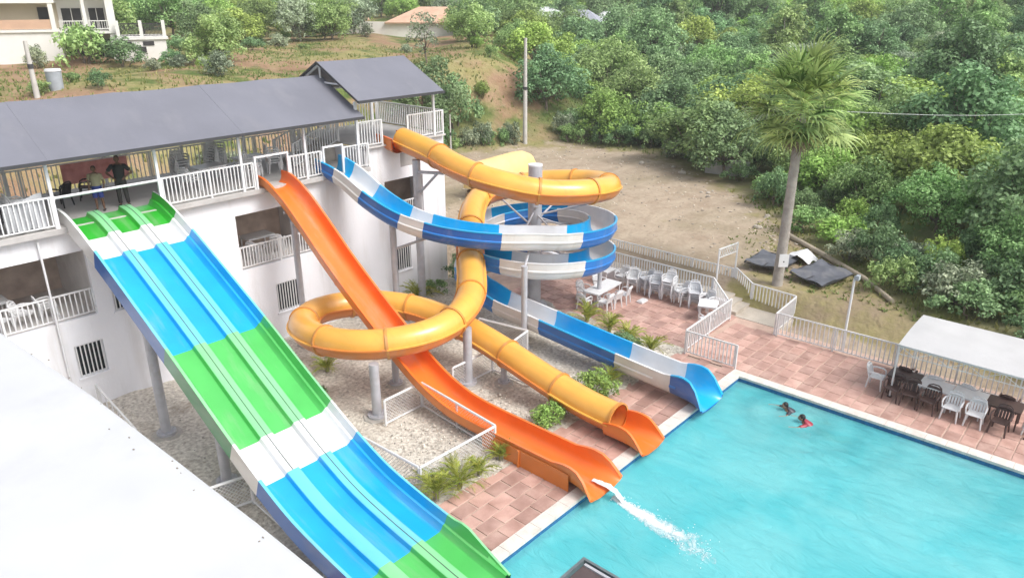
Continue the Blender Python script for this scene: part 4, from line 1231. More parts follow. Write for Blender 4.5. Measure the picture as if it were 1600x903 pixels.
# ------------------------------------------------------------------ near white roof and the dark panel at the bottom edge
nr = thing("white_roof", "large bare white flat roof filling the lower left corner of the photo", "roof", (0, 5, 6.9))
q = MB(); edge = [(3.05, 18.6), (3.22, 16.4), (3.36, 14.2), (3.46, 12.1), (3.51, 9.6), (3.55, 7.4), (3.56, 5.8), (3.56, 3), (3.56, -2)]
vs = []
for x, y in edge:
    vs += [(-14, y, 6.9), (x - .25, y, 6.985 + R.uniform(-.004, .004)), (x - .08, y, 6.98 + R.uniform(-.01, .01)), (x + R.uniform(-.012, .012), y, 6.93), (x, y, 6.62), (-14, y, 6.55)]
fs = []
for i in range(len(edge) - 1):
    for j in range(5): fs.append((i * 6 + j, i * 6 + j + 1, i * 6 + j + 7, i * 6 + j + 6))
q.add(vs, fs)
part("roof_sheet", q, mat("white_roof_coat", (.535, .545, .565), .7, .04, .7, world=True, bump=.08, bscale=2.5, dirt=(.46, .465, .475, .7), dscale=.6), nr, 40)
part("wall", MB().box(-14, 3.3, -2, 18.4, -.3, 6.6), WALL, nr)
q = MB()
for k in range(14):
    x, y = 3.5 - abs(R.gauss(0, .10)), R.uniform(5.5, 15)
    q.blob((x - .06, y, 6.99), R.uniform(.006, .018), R.uniform(.006, .03), .006, 5, 3)
part("dirt_specks", q, mat("dirt_specks", (.25, .22, .18), .9), nr, kind='stuff')
dp = thing("canopy_roof", "dark brown flat panel with thin metal rim poking in at the bottom edge", "canopy", (9.52, 6.68, 2.95))
cx_, cy_ = 9.52, 6.68
q = MB().box(6.5, cx_ - .1, 3.6, cy_ - .1, 2.86, 2.93)
part("panel", q, mat("brown_panel", (.085, .06, .06), .7, .2, 2, bump=.1), dp)
part("rim", MB().box(6.4, cx_, cy_ - .06, cy_, 2.84, 2.98).box(cx_ - .06, cx_, 3.5, cy_ - .061, 2.84, 2.98), mat("rim_metal", (.16, .19, .2), .4, .2, 4, metal=.3), dp)
part("inner_rim", MB().box(cx_ - .16, cx_ - .1, 3.5, cy_ - .12, 2.86, 2.965), GALV, dp)
part("post", MB().box(6.7, 6.8, 5.8, 5.9, -1.4, 2.85).box(6.7, 6.8, 4.0, 4.1, -1.4, 2.85), GALV, dp)

# ------------------------------------------------------------------ fences right of the pool
railing("picket_fence", "short white picket fence ending at the pool corner by the blue slide mouth", [(24.08, 12.55, .02), (24.16, 10.5, .02)], .95, .15, "fence")
railing("picket_fence", "white picket fence between the tiled patio and the entry path", [(24.14, 12.6, .02), (28.25, 12.78, .02)], .95, .15, "fence", ends=False)
railing("picket_fence", "white picket fence on the low wall behind the stacked chairs", [(28.27, 12.95, .02), (29.1, 14.1, .48), (29.1, 22.5, .48), (29.1, 24.3, .48)], .88, .14, "fence")
railing("picket_fence", "white picket fence between walkway and dirt lot, meeting the small gate arch", [(31.0, 24.5, .36), (31.0, 14.1, .36)], .92, .15, "fence")
railing("picket_fence", "white picket fence going down the steps below the gate arch to the corner", [(31.0, 13.95, .36), (30.4, 12.85, .05), (30.3, 10.85, .02)], .98, .15, "fence")
railing("picket_fence", "short white picket fence return between the entry landing and the long poolside fence", [(30.25, 10.82, .02), (28.05, 10.7, .02)], .95, .15, "fence")
railing("picket_fence", "long white picket fence along the far pool deck, running behind the tent", [(28.02, 10.6, .02), (28.15, 6.1, .02), (28.2, -4, .02)], .98, .16, "fence")
ga = thing("gate_arch", "small white metal gate arch with lattice top between walkway and dirt lot", "gate arch", (30.3, 14.1, .36))
for x, y in ((29.62, 14.22), (31.05, 14.05)): part("post", MB().pipe([(x, y, .36), (x, y, 2.55)], .04, 8), RAILW, ga)
part("top_bar", MB().pipe([(29.62, 14.22, 2.52), (31.05, 14.05, 2.52)], .035, 6), RAILW, ga)
part("lower_bar", MB().pipe([(29.62, 14.22, 2.12), (31.05, 14.05, 2.12)], .025, 6), RAILW, ga)
q = MB()
for k in range(8):
    t0, t1 = k / 8, (k + 1) / 8
    for za, zb in ((2.13, 2.5), (2.5, 2.13)):
        q.pipe([(29.62 + 1.43 * t0, 14.22 - .17 * t0, za), (29.62 + 1.43 * t1, 14.22 - .17 * t1, zb)], .012, 4)
part("lattice", q, RAILW, ga)
lp = thing("lamp_pole", "slim pale lamp pole with small floodlight behind the long poolside fence", "lamp", (28.45, 8.1, 0))
part("pole", MB().pipe([(28.45, 8.1, -.1), (28.45, 8.1, 3.0)], [.055, .045], 8), RAILW, lp, 60)
fl = part("floodlight", MB().box(28.33, 28.57, 7.93, 8.05, 2.98, 3.16), GREYP, lp)
part("lens", MB().box(28.35, 28.55, 7.922, 7.929, 3.0, 3.14), mat("lamp_glass", (.5, .55, .55), .2, .1), fl)
part("bracket", MB().box(28.42, 28.48, 8.05, 8.12, 2.95, 3.1), GREYP, lp)

# ------------------------------------------------------------------ chain link enclosures in the gravel
def mesh_fence(label, segs, h=.9, top=True):
    t = thing("mesh_fence", label, "fence", segs[0][0] + (0,))
    pm_ = RAILW
    for (a, b_) in segs:
        A, B = Vector(a + (0.02,)), Vector(b_ + (0.02,)); d = B - A; L = d.length; up = Vector((0, 0, h))
        part("top_rail", MB().pipe([A + up, B + up], .042, 6), pm_, t); part("bottom_rail", MB().pipe([A + Vector((0, 0, .06)), B + Vector((0, 0, .06))], .034, 6), pm_, t)
        n_ = max(1, round(L / 2.0))
        for k in range(n_ + 1):
            q_ = A + d * k / n_
            part("post", MB().pipe([q_ - Vector((0, 0, .06)), q_ + up], .04, 6), pm_, t)
        q = MB(); dn = d.normalized(); s = .12; k = -h
        while k < L:
            for sg in (1, -1):
                x0, x1 = k, k + h; z0, z1 = (0, h) if sg > 0 else (h, 0)
                if x0 < 0: z0 = z0 + sg * (-x0); x0 = 0
                if x1 > L: z1 = z1 - sg * (x1 - L); x1 = L
                if x1 - x0 > .02:
                    a0, a1 = A + dn * x0 + Vector((0, 0, z0)), A + dn * x1 + Vector((0, 0, z1)); w_ = Vector((0, 0, .009))
                    q.add([a0 - w_, a1 - w_, a1 + w_, a0 + w_], [(0, 1, 2, 3)])
            k += s
        part("wire_mesh", q, mat("galvanised_wire", (.66, .66, .66), .5, .1), t, kind='stuff')
    return t
mesh_fence("low white mesh fence round a gravel patch left of the orange slide foot", [((12.98, 17.1), (14.55, 17.12)), ((14.57, 17.1), (14.25, 13.45)), ((14.22, 13.42), (11.3, 13.5)), ((11.28, 13.55), (11.2, 15.9))])
mesh_fence("low white mesh fence in gravel between the orange slide and the yellow tube", [((16.0, 17.1), (18.0, 17.1)), ((18.02, 17.1), (18.05, 15.3))])
mesh_fence("low white mesh fence beside the slim column under the spiral slide", [((19.7, 19.4), (20.1, 17.2)), ((20.08, 17.18), (18.6, 16.9))])
mesh_fence("bit of low white mesh fence between the white roof and the striped slide", [((5.6, 17.25), (8.0, 16.7)), ((8.0, 16.65), (7.9, 14.6))])
railing("step_rail", "low white pipe rail by the building wall beside the white roof edge", [(7.2, 24.9, 0), (6.9, 21.2, 0)], 1.0, .6, post=4)

# ------------------------------------------------------------------ furniture
def chair_parts():
    d = {}
    q = MB()
    q.add([(-.23, -.22, .43), (.23, -.22, .43), (.21, .21, .40), (-.21, .21, .40), (-.23, -.22, .46), (.23, -.22, .46), (.21, .21, .43), (-.21, .21, .43), (-.2, -.25, .42), (.2, -.25, .42), (-.2, -.25, .44), (.2, -.25, .44)],
          [(3, 2, 1, 0), (4, 5, 6, 7), (1, 2, 6, 5), (2, 3, 7, 6), (3, 0, 4, 7), (8, 10, 11, 9), (10, 4, 5, 11), (8, 9, 1, 0), (0, 4, 10, 8), (9, 11, 5, 1)])
    d['seat'] = q
    q = MB()
    def bp(x, z): return (x, .20 + (z - .42) * .30 + .03 * (1 - (x / .24) ** 2), z)
    for i in range(5):
        x0, x1 = -.20 + i * .085, -.20 + i * .085 + .06
        q.add([bp(x0, .42), bp(x1, .42), bp(x1, .74), bp(x0, .74)] + [tuple(Vector(bp(*c)) + Vector((0, .025, 0))) for c in ((x0, .42), (x1, .42), (x1, .74), (x0, .74))],
              [(0, 1, 2, 3), (7, 6, 5, 4), (0, 4, 5, 1), (1, 5, 6, 2), (3, 2, 6, 7), (0, 3, 7, 4)])
    q.pipe([bp(-.24, .42), bp(-.235, .66), bp(-.19, .80), bp(-.09, .855), bp(.09, .855), bp(.19, .80), bp(.235, .66), bp(.24, .42)], .024, 5)
    q.pipe([bp(-.2, .755), bp(0, .775), bp(.2, .755)], .045, 5)
    d['backrest'] = q
    for nm, (x, y) in {'leg': (-.22, -.21), 'leg2': (.22, -.21), 'leg3': (-.21, .22), 'leg4': (.21, .22)}.items():
        d[nm] = MB().pipe([(x * .92, y * .92, .44), (x * 1.12, y * 1.18, 0)], [.036, .024], 5)
    for nm, sg in (('armrest', -1), ('armrest2', 1)):
        d[nm] = MB().pipe([(sg * .245, -.22, .44), (sg * .27, -.2, .60), (sg * .275, -.10, .655), (sg * .27, .12, .655), (sg * .24, .27, .62)], [.024, .024, .03, .03, .022], 5)
    return d
CP = chair_parts(); CHM = {}
def chair(label, x, y, rz, m, group, z=.02, tilt=None, s=1.):
    if m.name not in CHM: CHM[m.name] = {k: v.mesh(k.rstrip('234'), m, smooth=35) for k, v in CP.items()}
    t = thing("plastic_chair", label, "chair", (x, y, z), rz, group)
    if tilt: t.rotation_euler = tilt
    t.scale = (s, s, s)
    for k, me in CHM[m.name].items():
        o = bpy.data.objects.new(k.rstrip('234'), me); C.objects.link(o); o.parent = t
    return t
TBM = {}
def table(label, x, y, rz, m, group, L=1.2, W=.75, z=.02, h=.72):
    k = (m.name, L, W, h)
    if k not in TBM:
        a, b_ = L / 2, W / 2; tp_ = MB().box(-a, a, -b_, b_, h - .03, h).box(-a + .03, a - .03, -b_ + .03, b_ - .03, h - .085, h - .031)
        TBM[k] = (tp_.mesh("tabletop", m), MB().pipe([(0, 0, 0), (0, 0, h - .08)], [.024, .034], 6).mesh("leg", m))
    t = thing("table", label, "table", (x, y, z), rz, group)
    for nm, me, loc in [("tabletop", TBM[k][0], (0, 0, 0))] + [("leg", TBM[k][1], (sx * (L / 2 - .08), sy * (W / 2 - .08), 0)) for sx in (-1, 1) for sy in (-1, 1)]:
        inst(nm, me, t, loc, local=True)
    return t
# tent dining row: brown, white, white, brown tables
G1 = "tables in a row under the white tent"; G2 = "chairs round the tables under the white tent"
table("dark brown table at the left end of the row under the tent", 26.35, 5.3, pi / 2, BROWNP, G1, 1.0, .8)
table("white table next to the left brown table under the tent", 26.3, 4.3, pi / 2, WPLAS, G1, .98, .8)
table("white table next to the right brown table under the tent", 26.35, 3.3, pi / 2, WPLAS, G1, .98, .8)
table("dark brown table at the right end of the row under the tent", 26.4, 2.3, pi / 2, BROWNP, G1, 1.0, .8)
for lab, x, y, rz, m in [("brown chair on the pool side of the left brown table, nearest the tent post", 25.72, 5.45, -pi / 2, BROWNP), ("brown chair on the pool side between left brown and white table", 25.68, 4.9, -pi / 2, BROWNP),
                         ("brown chair on the pool side of the first white table", 25.62, 4.3, -pi / 2, BROWNP), ("white chair on the pool side of the tent tables, left of two", 25.62, 3.62, -pi / 2, WPLAS),
                         ("white chair on the pool side of the tent tables, right of two", 25.66, 2.95, -pi / 2, WPLAS), ("brown chair on the pool side of the right brown table", 25.7, 2.25, -pi / 2, BROWNP),
                         ("white chair at the right end of the tent tables, by the right post", 26.3, 1.45, pi, WPLAS), ("white chair at the left end of the tent tables, by the left post", 26.2, 6.15, 0, WPLAS),
                         ("white chair on the fence side of the first white tent table", 27.0, 4.5, pi / 2, WPLAS), ("white chair on the fence side of the second white tent table", 27.05, 3.4, pi / 2, WPLAS),
                         ("brown chair on the fence side of the left brown tent table", 27.0, 5.4, pi / 2, BROWNP), ("brown chair on the fence side of the right brown tent table", 27.1, 2.3, pi / 2, BROWNP)]:
    chair(lab, x, y, rz + R.uniform(-.15, .15), m, G2)
tn = thing("canopy_tent", "white canopy tent on thin white legs at the right edge of the pool deck", "tent", (25.9, 3.8, 0))
TX0, TX1, TY0, TY1, TH = 25.82, 28.55, 1.5, 5.55, 2.02
q = MB(); nx_, ny_ = 10, 12; vs = []
for j in range(ny_ + 1):
    for i in range(nx_ + 1):
        u, v_ = i / nx_, j / ny_
        vs.append((TX0 - .04 + (TX1 - TX0 + .08) * u, TY0 - .04 + (TY1 - TY0 + .08) * v_, TH + .18 * u + .07 * sin(pi * u) + .035 * abs(sin(v_ * 9.42)) * sin(pi * u)))
fs = [(j * (nx_ + 1) + i, j * (nx_ + 1) + i + 1, (j + 1) * (nx_ + 1) + i + 1, (j + 1) * (nx_ + 1) + i) for j in range(ny_) for i in range(nx_)]
q.add(vs, fs)
N = len(vs); rim_ = [i for i in range(nx_ + 1)] + [(j) * (nx_ + 1) + nx_ for j in range(1, ny_ + 1)] + [ny_ * (nx_ + 1) + i for i in range(nx_ - 1, -1, -1)] + [j * (nx_ + 1) for j in range(ny_ - 1, 0, -1)]
q.add([vs[i] for i in rim_] + [(vs[i][0], vs[i][1], vs[i][2] - .07) for i in rim_], [(k, (k + 1) % len(rim_), len(rim_) + (k + 1) % len(rim_), len(rim_) + k) for k in range(len(rim_))])
part("canopy", q, mat("tent_fabric", (.60, .60, .605), .7, .06, 1, transl=.2, bump=.25, bscale=6), tn, 50)
for x in (TX0, TX1):
    for y in (TY0, TY1):
        part("leg", MB().box(x - .025, x + .025, y - .025, y + .025, .06, TH), RAILW, tn)
        part("foot", MB().box(x - .07, x + .07, y - .07, y + .07, .02, .06), BROWNP, tn)
q = MB()
for (a, b_) in (((TX0, TY0), (TX0, TY1)), ((TX1, TY0), (TX1, TY1)), ((TX0, TY0), (TX1, TY0)), ((TX0, TY1), (TX1, TY1))):
    A, B = Vector(a + (0,)), Vector(b_ + (0,)); n_ = 8
    tr_ = MB()
    tr_.pipe([A + Vector((0, 0, TH - .06)), B + Vector((0, 0, TH - .06))], .016, 4); tr_.pipe([A + Vector((0, 0, TH - .34)), B + Vector((0, 0, TH - .34))], .016, 4)
    for k in range(n_):
        p0, p1 = A.lerp(B, k / n_), A.lerp(B, (k + 1) / n_)
        z0, z1 = (TH - .34, TH - .06) if k % 2 else (TH - .06, TH - .34)
        tr_.pipe([p0 + Vector((0, 0, z0)), p1 + Vector((0, 0, z1))], .013, 4); tr_.pipe([p0 + Vector((0, 0, TH - .34)), p0 + Vector((0, 0, TH - .06))], .011, 4)
    part("truss", tr_, RAILW, tn)
# patio table and chairs by the spiral slide
G3 = "chairs round the white patio table"
table("long white table on the tiled patio beside the spiral slide", 26.3, 18.05, .05, WPLAS, None, 2.0, .8)
for lab, x, y, rz in [("white chair on the pool side of the patio table, left of three", 25.5, 17.35, pi + .1), ("white chair on the pool side of the patio table, middle of three", 26.15, 17.3, pi - .15), ("white chair on the pool side of the patio table, right of three", 26.8, 17.25, pi + .2),
                      ("white chair on the far side of the patio table, near the post", 27.1, 18.75, 0.1), ("white chair on the far side of the patio table, under the spiral", 25.9, 18.8, -.1), ("white chair at the left end of the patio table", 25.0, 18.1, -pi / 2 + pi)]:
    chair(lab, x, y, rz, WPLAS, G3)
# stacked chairs along the low wall
for i, (y, n_, kind) in enumerate([(18.5, 2, 'w'), (17.75, 3, 'w'), (17.1, 4, 'g'), (16.5, 4, 'g'), (15.9, 6, 'w'), (15.2, 3, 'w'), (14.6, 4, 'g'), (13.95, 2, 'w')]):
    lab = ["shortest pair of white chairs at the far end of the row by the low wall", "white chair in the second stack from the far end by the low wall", "pale grey chair in the third stack from the far end by the low wall", "pale grey chair in the fourth stack from the far end by the low wall",
           "white chair in the tallest stack in the middle of the low wall", "white chair in the third stack from the near end of the low wall", "pale grey chair in the second stack from the near end of the low wall", "white chair in the nearest low stack beside the patio fence"][i]
    for k in range(n_):
        chair(lab, 28.5 - .03 * k + R.uniform(-.04, .04) - .12 * (i % 2), y + R.uniform(-.03, .03), -pi / 2 + R.uniform(-.12, .12) + .5 * sin(i * 2.3), WPLAS if kind == 'w' else mat("pale_grey_plastic", (.58, .59, .62), .4, .06), "chairs stacked along the low wall" + str(i), .02 + .105 * k)
table("white square table pushed against the low wall between stacked chairs", 28.3, 19.35, 0, WPLAS, None, .8, .8)
table("white square table by the patio fence at the near end of the stacked chairs", 27.7, 13.55, .4, WPLAS, None, .9, .8)
q = MB().box(-.24, .24, -.18, .18, 0, .42); q.box(-.2, .2, -.14, .14, .42, .45)
chair("single white chair standing alone inside the patio fence corner", 26.75, 13.1, 2.6, WPLAS, None)
single("white_crate", MB().box(27.2, 27.7, 16.5, 16.8, .02, .1).box(27.25, 27.65, 16.55, 16.75, .1, .13), WPLAS, "small white board lying on the tiles before the stacked chairs", "board", (27.4, 16.65, .02))
# furniture in loggias and on the terrace
G4 = "white furniture on the roofed terrace"
for lab, x, y in [("white table on the terrace just right of the two people", 13.2, 27.2), ("white table on the terrace above the orange slide top", 15.2, 27.6), ("white table on the terrace near the left edge of the photo", 5.6, 27.0)]:
    table(lab, x, y, .1, WPLAS, None, 1.2, .8, Z1)
for i, (x, y, n_) in enumerate([(12.6, 28.2, 5), (14.1, 28.3, 7), (14.8, 26.7, 3), (16.0, 27.2, 4), (6.6, 26.4, 3), (12.2, 26.6, 2)]):
    lab = ["white chair in the stack at the terrace back rail, right of the red banner", "white chair in the tall stack at the back of the terrace above the orange slide", "white chair in the low stack near the terrace front, left of the orange slide top", "white chair in the stack by the terrace steps",
           "white chair in the stack behind the left terrace railing", "white chair beside the terrace table right of the two people"][i]
    for k in range(n_): chair(lab, x + .02 * k, y, .4 * i, WPLAS, "terrace chairs " + str(i), Z1 + .1 * k)
for i, (x, y) in enumerate([(5.2, 25.9), (6.1, 25.75), (8.3, 27.9), (9.3, 28.3)]):
    chair(["black chair at the left edge behind the terrace railing", "black chair next to the terrace post left of the striped slide", "black chair behind the safety bar, left of the boy", "second black chair below the red banner"][i], x, y, .6 * i + 2.5, mat("black_plastic", (.02, .02, .022), .4, .1), None, Z1)
for i, (x, y, z, n_) in enumerate([(4.3, 26.3, 3.18, 1), (5.3, 26.0, 3.18, 1), (6.0, 26.1, 3.18, 1), (6.7, 26.2, 3.18, 1), (14.3, 26.4, 3.18, 1), (15.4, 26.6, 3.18, 1)]):
    chair(["white chair at far left in the lower loggia", "white chair left of the drain pipe in the lower loggia", "white chair behind the drain pipe in the lower loggia", "white chair at the right end of the lower loggia row", "white chair left in the loggia behind the orange slide", "white chair right in the loggia behind the orange slide"][i], x, y, .5 * i, WPLAS, None, z)
table("white table in the lower loggia at the left edge", 5.2, 27.2, 0, WPLAS, None, 1.3, .8, 3.18)
table("white table in the loggia behind the orange slide", 14.9, 27.3, 0, WPLAS, None, 1.2, .8, 3.18)
# folded white cloth over the left railing
q = MB(); nx_, nz_ = 10, 8; vs = []
for j in range(nz_ + 1):
    for i in range(nx_ + 1): vs.append((5.9 + 1.1 * i / nx_, 25.26 + .05 * sin(i * 1.3 + j * .4), 6.42 + 1.05 * j / nz_ - .25 * (1 - i / nx_) * (j / nz_)))
q.add(vs, [(j * (nx_ + 1) + i, j * (nx_ + 1) + i + 1, (j + 1) * (nx_ + 1) + i + 1, (j + 1) * (nx_ + 1) + i) for j in range(nz_) for i in range(nx_)])
single("hanging_cloth", q, mat("sheer_white_cloth", (.66, .67, .70), .9, .05, 3, transl=.4), "sheer white cloth hanging inside the terrace railing beside the striped slide", "cloth", (6.4, 25.3, 6.4), smooth=180)

# ------------------------------------------------------------------ things lying in the dirt lot
sh = mat("dark_roof_sheet", (.10, .105, .125), .5, .2, 2.5, bump=.3, bscale=7, dirt=(.3, .28, .25, .5), dscale=1.5)
def sheet(label, c, rz, L, W, tilt, h):
    t = thing("roof_sheet", label, "roof sheet", (c[0], c[1], terrain(c[0], c[1]) + h), 0, None)
    t.rotation_euler = (tilt[0], tilt[1], rz)
    q = MB(); n_ = 14; vs = []
    for j in range(9):
        for i in range(n_ + 1):
            vs.append((-L / 2 + L * i / n_, -W / 2 + W * j / 8, .04 * sin(i * 1.1) * sin(j * .9) + .05 * sin(i * .4 + j)))
    q.add(vs, [(j * (n_ + 1) + i, j * (n_ + 1) + i + 1, (j + 1) * (n_ + 1) + i + 1, (j + 1) * (n_ + 1) + i) for j in range(8) for i in range(n_)])
    part("sheet", q, sh, t, 30, local=True)
    f_ = MB()
    for y in (-W / 2, 0, W / 2): f_.pipe([(-L / 2, y, -.04), (L / 2, y, -.04)], .03, 4)
    for x in (-L / 2, L / 2): f_.pipe([(x, -W / 2, -.05), (x, W / 2, -.05)], .03, 4)
    part("frame", f_, TRIM, t, local=True)
    return t
sheet("dark grey roof sheet lying in the lot to the right of the palm trunk", (33.2, 10.9), -.25, 2.3, 1.7, (.1, -.05), .38)
sheet("dark grey roof sheet lying in the lot to the left of the palm trunk", (33.6, 13.4), .1, 2.6, 1.8, (.03, .06), .32)
q = MB(); vs = []
for j in range(5):
    for i in range(7): vs.append((34.6 + .22 * i, 12.0 + .32 * j, 1.0 + .22 * sin(i * .9 + j) * .5 + .25 * (1 - abs(j - 2) / 2)))
q.add(vs, [(j * 7 + i, j * 7 + i + 1, (j + 1) * 7 + i + 1, (j + 1) * 7 + i) for j in range(4) for i in range(6)])
single("white_tarpaulin", q, WPLAS, "small crumpled white tarpaulin behind the palm trunk by the dark sheets", "tarpaulin", (35, 12.5, .8), smooth=180)
lg = [(38.5, 14.6), (36.4, 11.9), (34.4, 9.4), (32.4, 7.6)]
q = MB(); q.pipe([(x, y, terrain(x, y) + .12) for x, y in lg], [.13, .14, .13, .11], 7)
single("fallen_pole", q, mat("old_wood", (.40, .34, .26), .9, .2, 2, bump=.5), "long pale weathered pole lying on the weedy ground right of the dark sheets", "pole", (35.4, 11, .4), smooth=60)
sg_ = thing("palm_sign", "small white sign with a dark dot fixed to the palm trunk", "sign", (31.1, 11.98, 2.25))
dn = Vector((-.745, -.667, 0)); sv = Vector((.667, -.745, 0)); c_ = Vector((31.35, 12.1, 2.15)) + dn * .30
q = MB(); vs = []
for dz in (-.29, .29):
    for du in (-.21, .21):
        for dd in (0, .03): vs.append(c_ + sv * du + Vector((0, 0, dz)) + dn * dd)
q.add(vs, [(1, 3, 7, 5), (0, 4, 6, 2), (0, 1, 5, 4), (2, 6, 7, 3), (0, 2, 3, 1), (4, 5, 7, 6)])
part("board", q, WPLAS, sg_)
part("dot", MB().pipe([c_ + dn * .031 + Vector((0, 0, -.05)), c_ + dn * .036 + Vector((0, 0, -.05))], .035, 8), DARK, sg_)
cv = thing("tarpaulin_cover", "pale yellow rounded cover over a speckled brown heap behind the yellow tube", "cover", (38, 35, .9), 0)
q = MB(); prof_ = [(.95 * cos(pi * k / 10), .55 + 1.75 * sin(pi * k / 10) ** .8) for k in range(11)]
A, B = Vector((32.9, 32.6, 1.0)), Vector((38.4, 32.9, 1.1))
pth = [A.lerp(B, k / 8) for k in range(9)]; frc = frames(pth)
sweep(q, frc, lambda i: [(u * (1 if i < 7 else .94 - .12 * (i - 7)), h * (1 if i < 7 else .97 - .12 * (i - 7))) for u, h in prof_], caps=True)
part("cover_sheet", q, mat("pale_yellow_sheet", (.78, .56, .24), .45, .08, 1.5), cv, 60)
q = MB(); rq = random.Random(2)
for k in range(170):
    t_ = rq.random(); p_ = A.lerp(B, t_); s_ = rq.uniform(.09, .2)
    sd_ = rq.choice((-1, -1, 1)) * rq.uniform(.55, .9)
    q.blob((p_.x + sd_ * frc[3][2].x * -1, p_.y + sd_ * frc[3][2].y * -1, p_.z + rq.uniform(-.05, .38)), s_, s_, s_ * .8, 5, 4, rq.random(), .2, rq)
part("heap", q, mat("brown_heap", (.22, .13, .085), .9, .3, 5, col2=(.42, .30, .2), tone=True), cv, tone=True, kind='stuff')
gw = MB().box(49.6, 49.8, 22.3, 25.6, .7, 2.1)
single("grey_wall", gw, mat("grey_block_wall", (.42, .42, .42), .9, .12, 2, bump=.2), "short grey block wall half hidden under the trees at the forest edge", "wall", (49.7, 24, .8))
# ------------------------------------------------------------------ poles, tank, cable
def pole(label, x, y, h, r=.13, lamp=False, arm=False):
    z = terrain(x, y)
    t = thing("utility_pole", label, "pole", (x, y, z))
    part("shaft", MB().pipe([(x, y, z - .3), (x, y, z + h)], [r * 1.3, r * .75], 10), mat("pole_concrete", (.52, .50, .47), .8, .1, 2, bump=.2), t, 60)
    if arm: part("crossarm", MB().box(x - .7, x + .7, y - .05, y + .05, z + h - .45, z + h - .33), mat("grey_metal", (.35, .35, .35), .5), t)
    part("band", MB().pipe([(x, y, z + h * .52), (x, y, z + h * .52 + .25)], r * 1.15, 10), TRIM, t)
    return t
pole("tall pale concrete utility pole on the slope behind the spiral slide", 48.9, 42.3, 8.6, .16)
pole("white pole beside the grey water tank behind the terrace roof", 14.7, 49.6, 3.1, .13)
pole("thin dark post at the edge of the dirt lot behind the yellow tube", 41.0, 43.2, 3.4, .06)
pole("tall pole on the hilltop near the orange roofed house", 92, 84, 11, .16, arm=True)
tz = terrain(16.1, 50.6)
tk_ = thing("water_tank", "grey plastic water tank with pale lid beside the white pole on the slope", "water tank", (16.1, 50.6, tz))
part("drum", MB().pipe([(16.1, 50.6, tz - .1), (16.1, 50.6, tz + 1.05)], [.40, .44], 18), GREYP, tk_, 50)
part("lid", MB().pipe([(16.1, 50.6, tz + 1.05), (16.1, 50.6, tz + 1.17)], [.47, .42], 18), mat("pale_lid", (.62, .63, .63), .5), tk_, 50)
pts_ = []
for k in range(13):
    t_ = k / 12; p_ = Vector((31.5, 12.0, 8.6)).lerp(Vector((58, -1.5, 8.6)), t_); p_.z -= .9 * sin(pi * t_); pts_.append(p_)
single("power_cable", MB().pipe(pts_, .012, 5), mat("pale_cable", (.5, .52, .5), .6), "thin pale cable strung across the wood right of the palm crown", "cable", (45, 6, 8))
# grey block edging along the foot of the facade and the wood edge boulders
q = MB(); rq = random.Random(8)
k = 0
for i in range(60):
    a_ = rq.random(); x, y = 45.5 + rq.uniform(-9, 8), 22 + rq.uniform(-8, 10)
    d_ = dpoly(x, y)
    if d_ > 2.2 or not in_poly(x, y): continue
    s_ = rq.uniform(.08, .28)
    o = single("rock", MB().blob((x, y, terrain(x, y) + s_ * .2), s_, s_ * rq.uniform(.7, 1.3), s_ * .6, 7, 5, .5, .22, rq), mat("pale_rock", (.45, .40, .34), .9, .2, 3, bump=.4),
           "pale rock lying along the far edge of the dirt lot", "rock", (x, y, terrain(x, y)), "rocks along the edge of the dirt lot")

# ------------------------------------------------------------------ hill house and far houses
HW = mat("house_white", (.76, .74, .70), .8, .04, .6, dirt=(.55, .5, .44, .4), dscale=.5)
HC = mat("house_cream", (.62, .55, .42), .8, .06, .8)
HT = mat("house_tan_rail", (.55, .36, .25), .7, .1, 1)
hz = 7.25
hh = thing("hill_house", "white two storey house with balconies on the hill in the upper left corner", "house", (24.6, 74.2, hz), radians(-22))
L_ = dict(local=True)
q = MB(); wall_y(q, -8.5, 0.2, -1.5, 2.75, 0, .25, []); q.box(-8.5, .2, .25, 7, -1.5, 2.75)
part("lower_wall", q, HW, hh, **L_)
q = MB().box(-8.5, .2, -.15, 7, 2.75, 2.95); q.box(-8.5, .2, -.16, 7, 5.05, 9.5)
part("upper_wall", q, HW, hh, **L_)
for x in (-4.4, -.15, -8.2): part("column", MB().box(x - .17, x + .17, -.12, .2, 2.95, 5.05), HW, hh, **L_)
part("balcony_back_wall", MB().box(-8.5, .2, 2.2, 2.4, 2.95, 5.05), HC, hh, **L_)
d_ = part("door", MB().box(-5.9, -4.9, 2.13, 2.19, 2.96, 4.7), DARK, hh, **L_)
w_ = part("window", MB().box(-1.3, -.5, 2.13, 2.19, 3.4, 4.7), DARK, hh, **L_)
q = MB().box(-8.0, -4.6, -.05, .05, 3.0, 3.75); q.box(-4.2, -.35, -.05, .05, 3.0, 3.75)
part("balcony_rail", q, HT, hh, **L_)
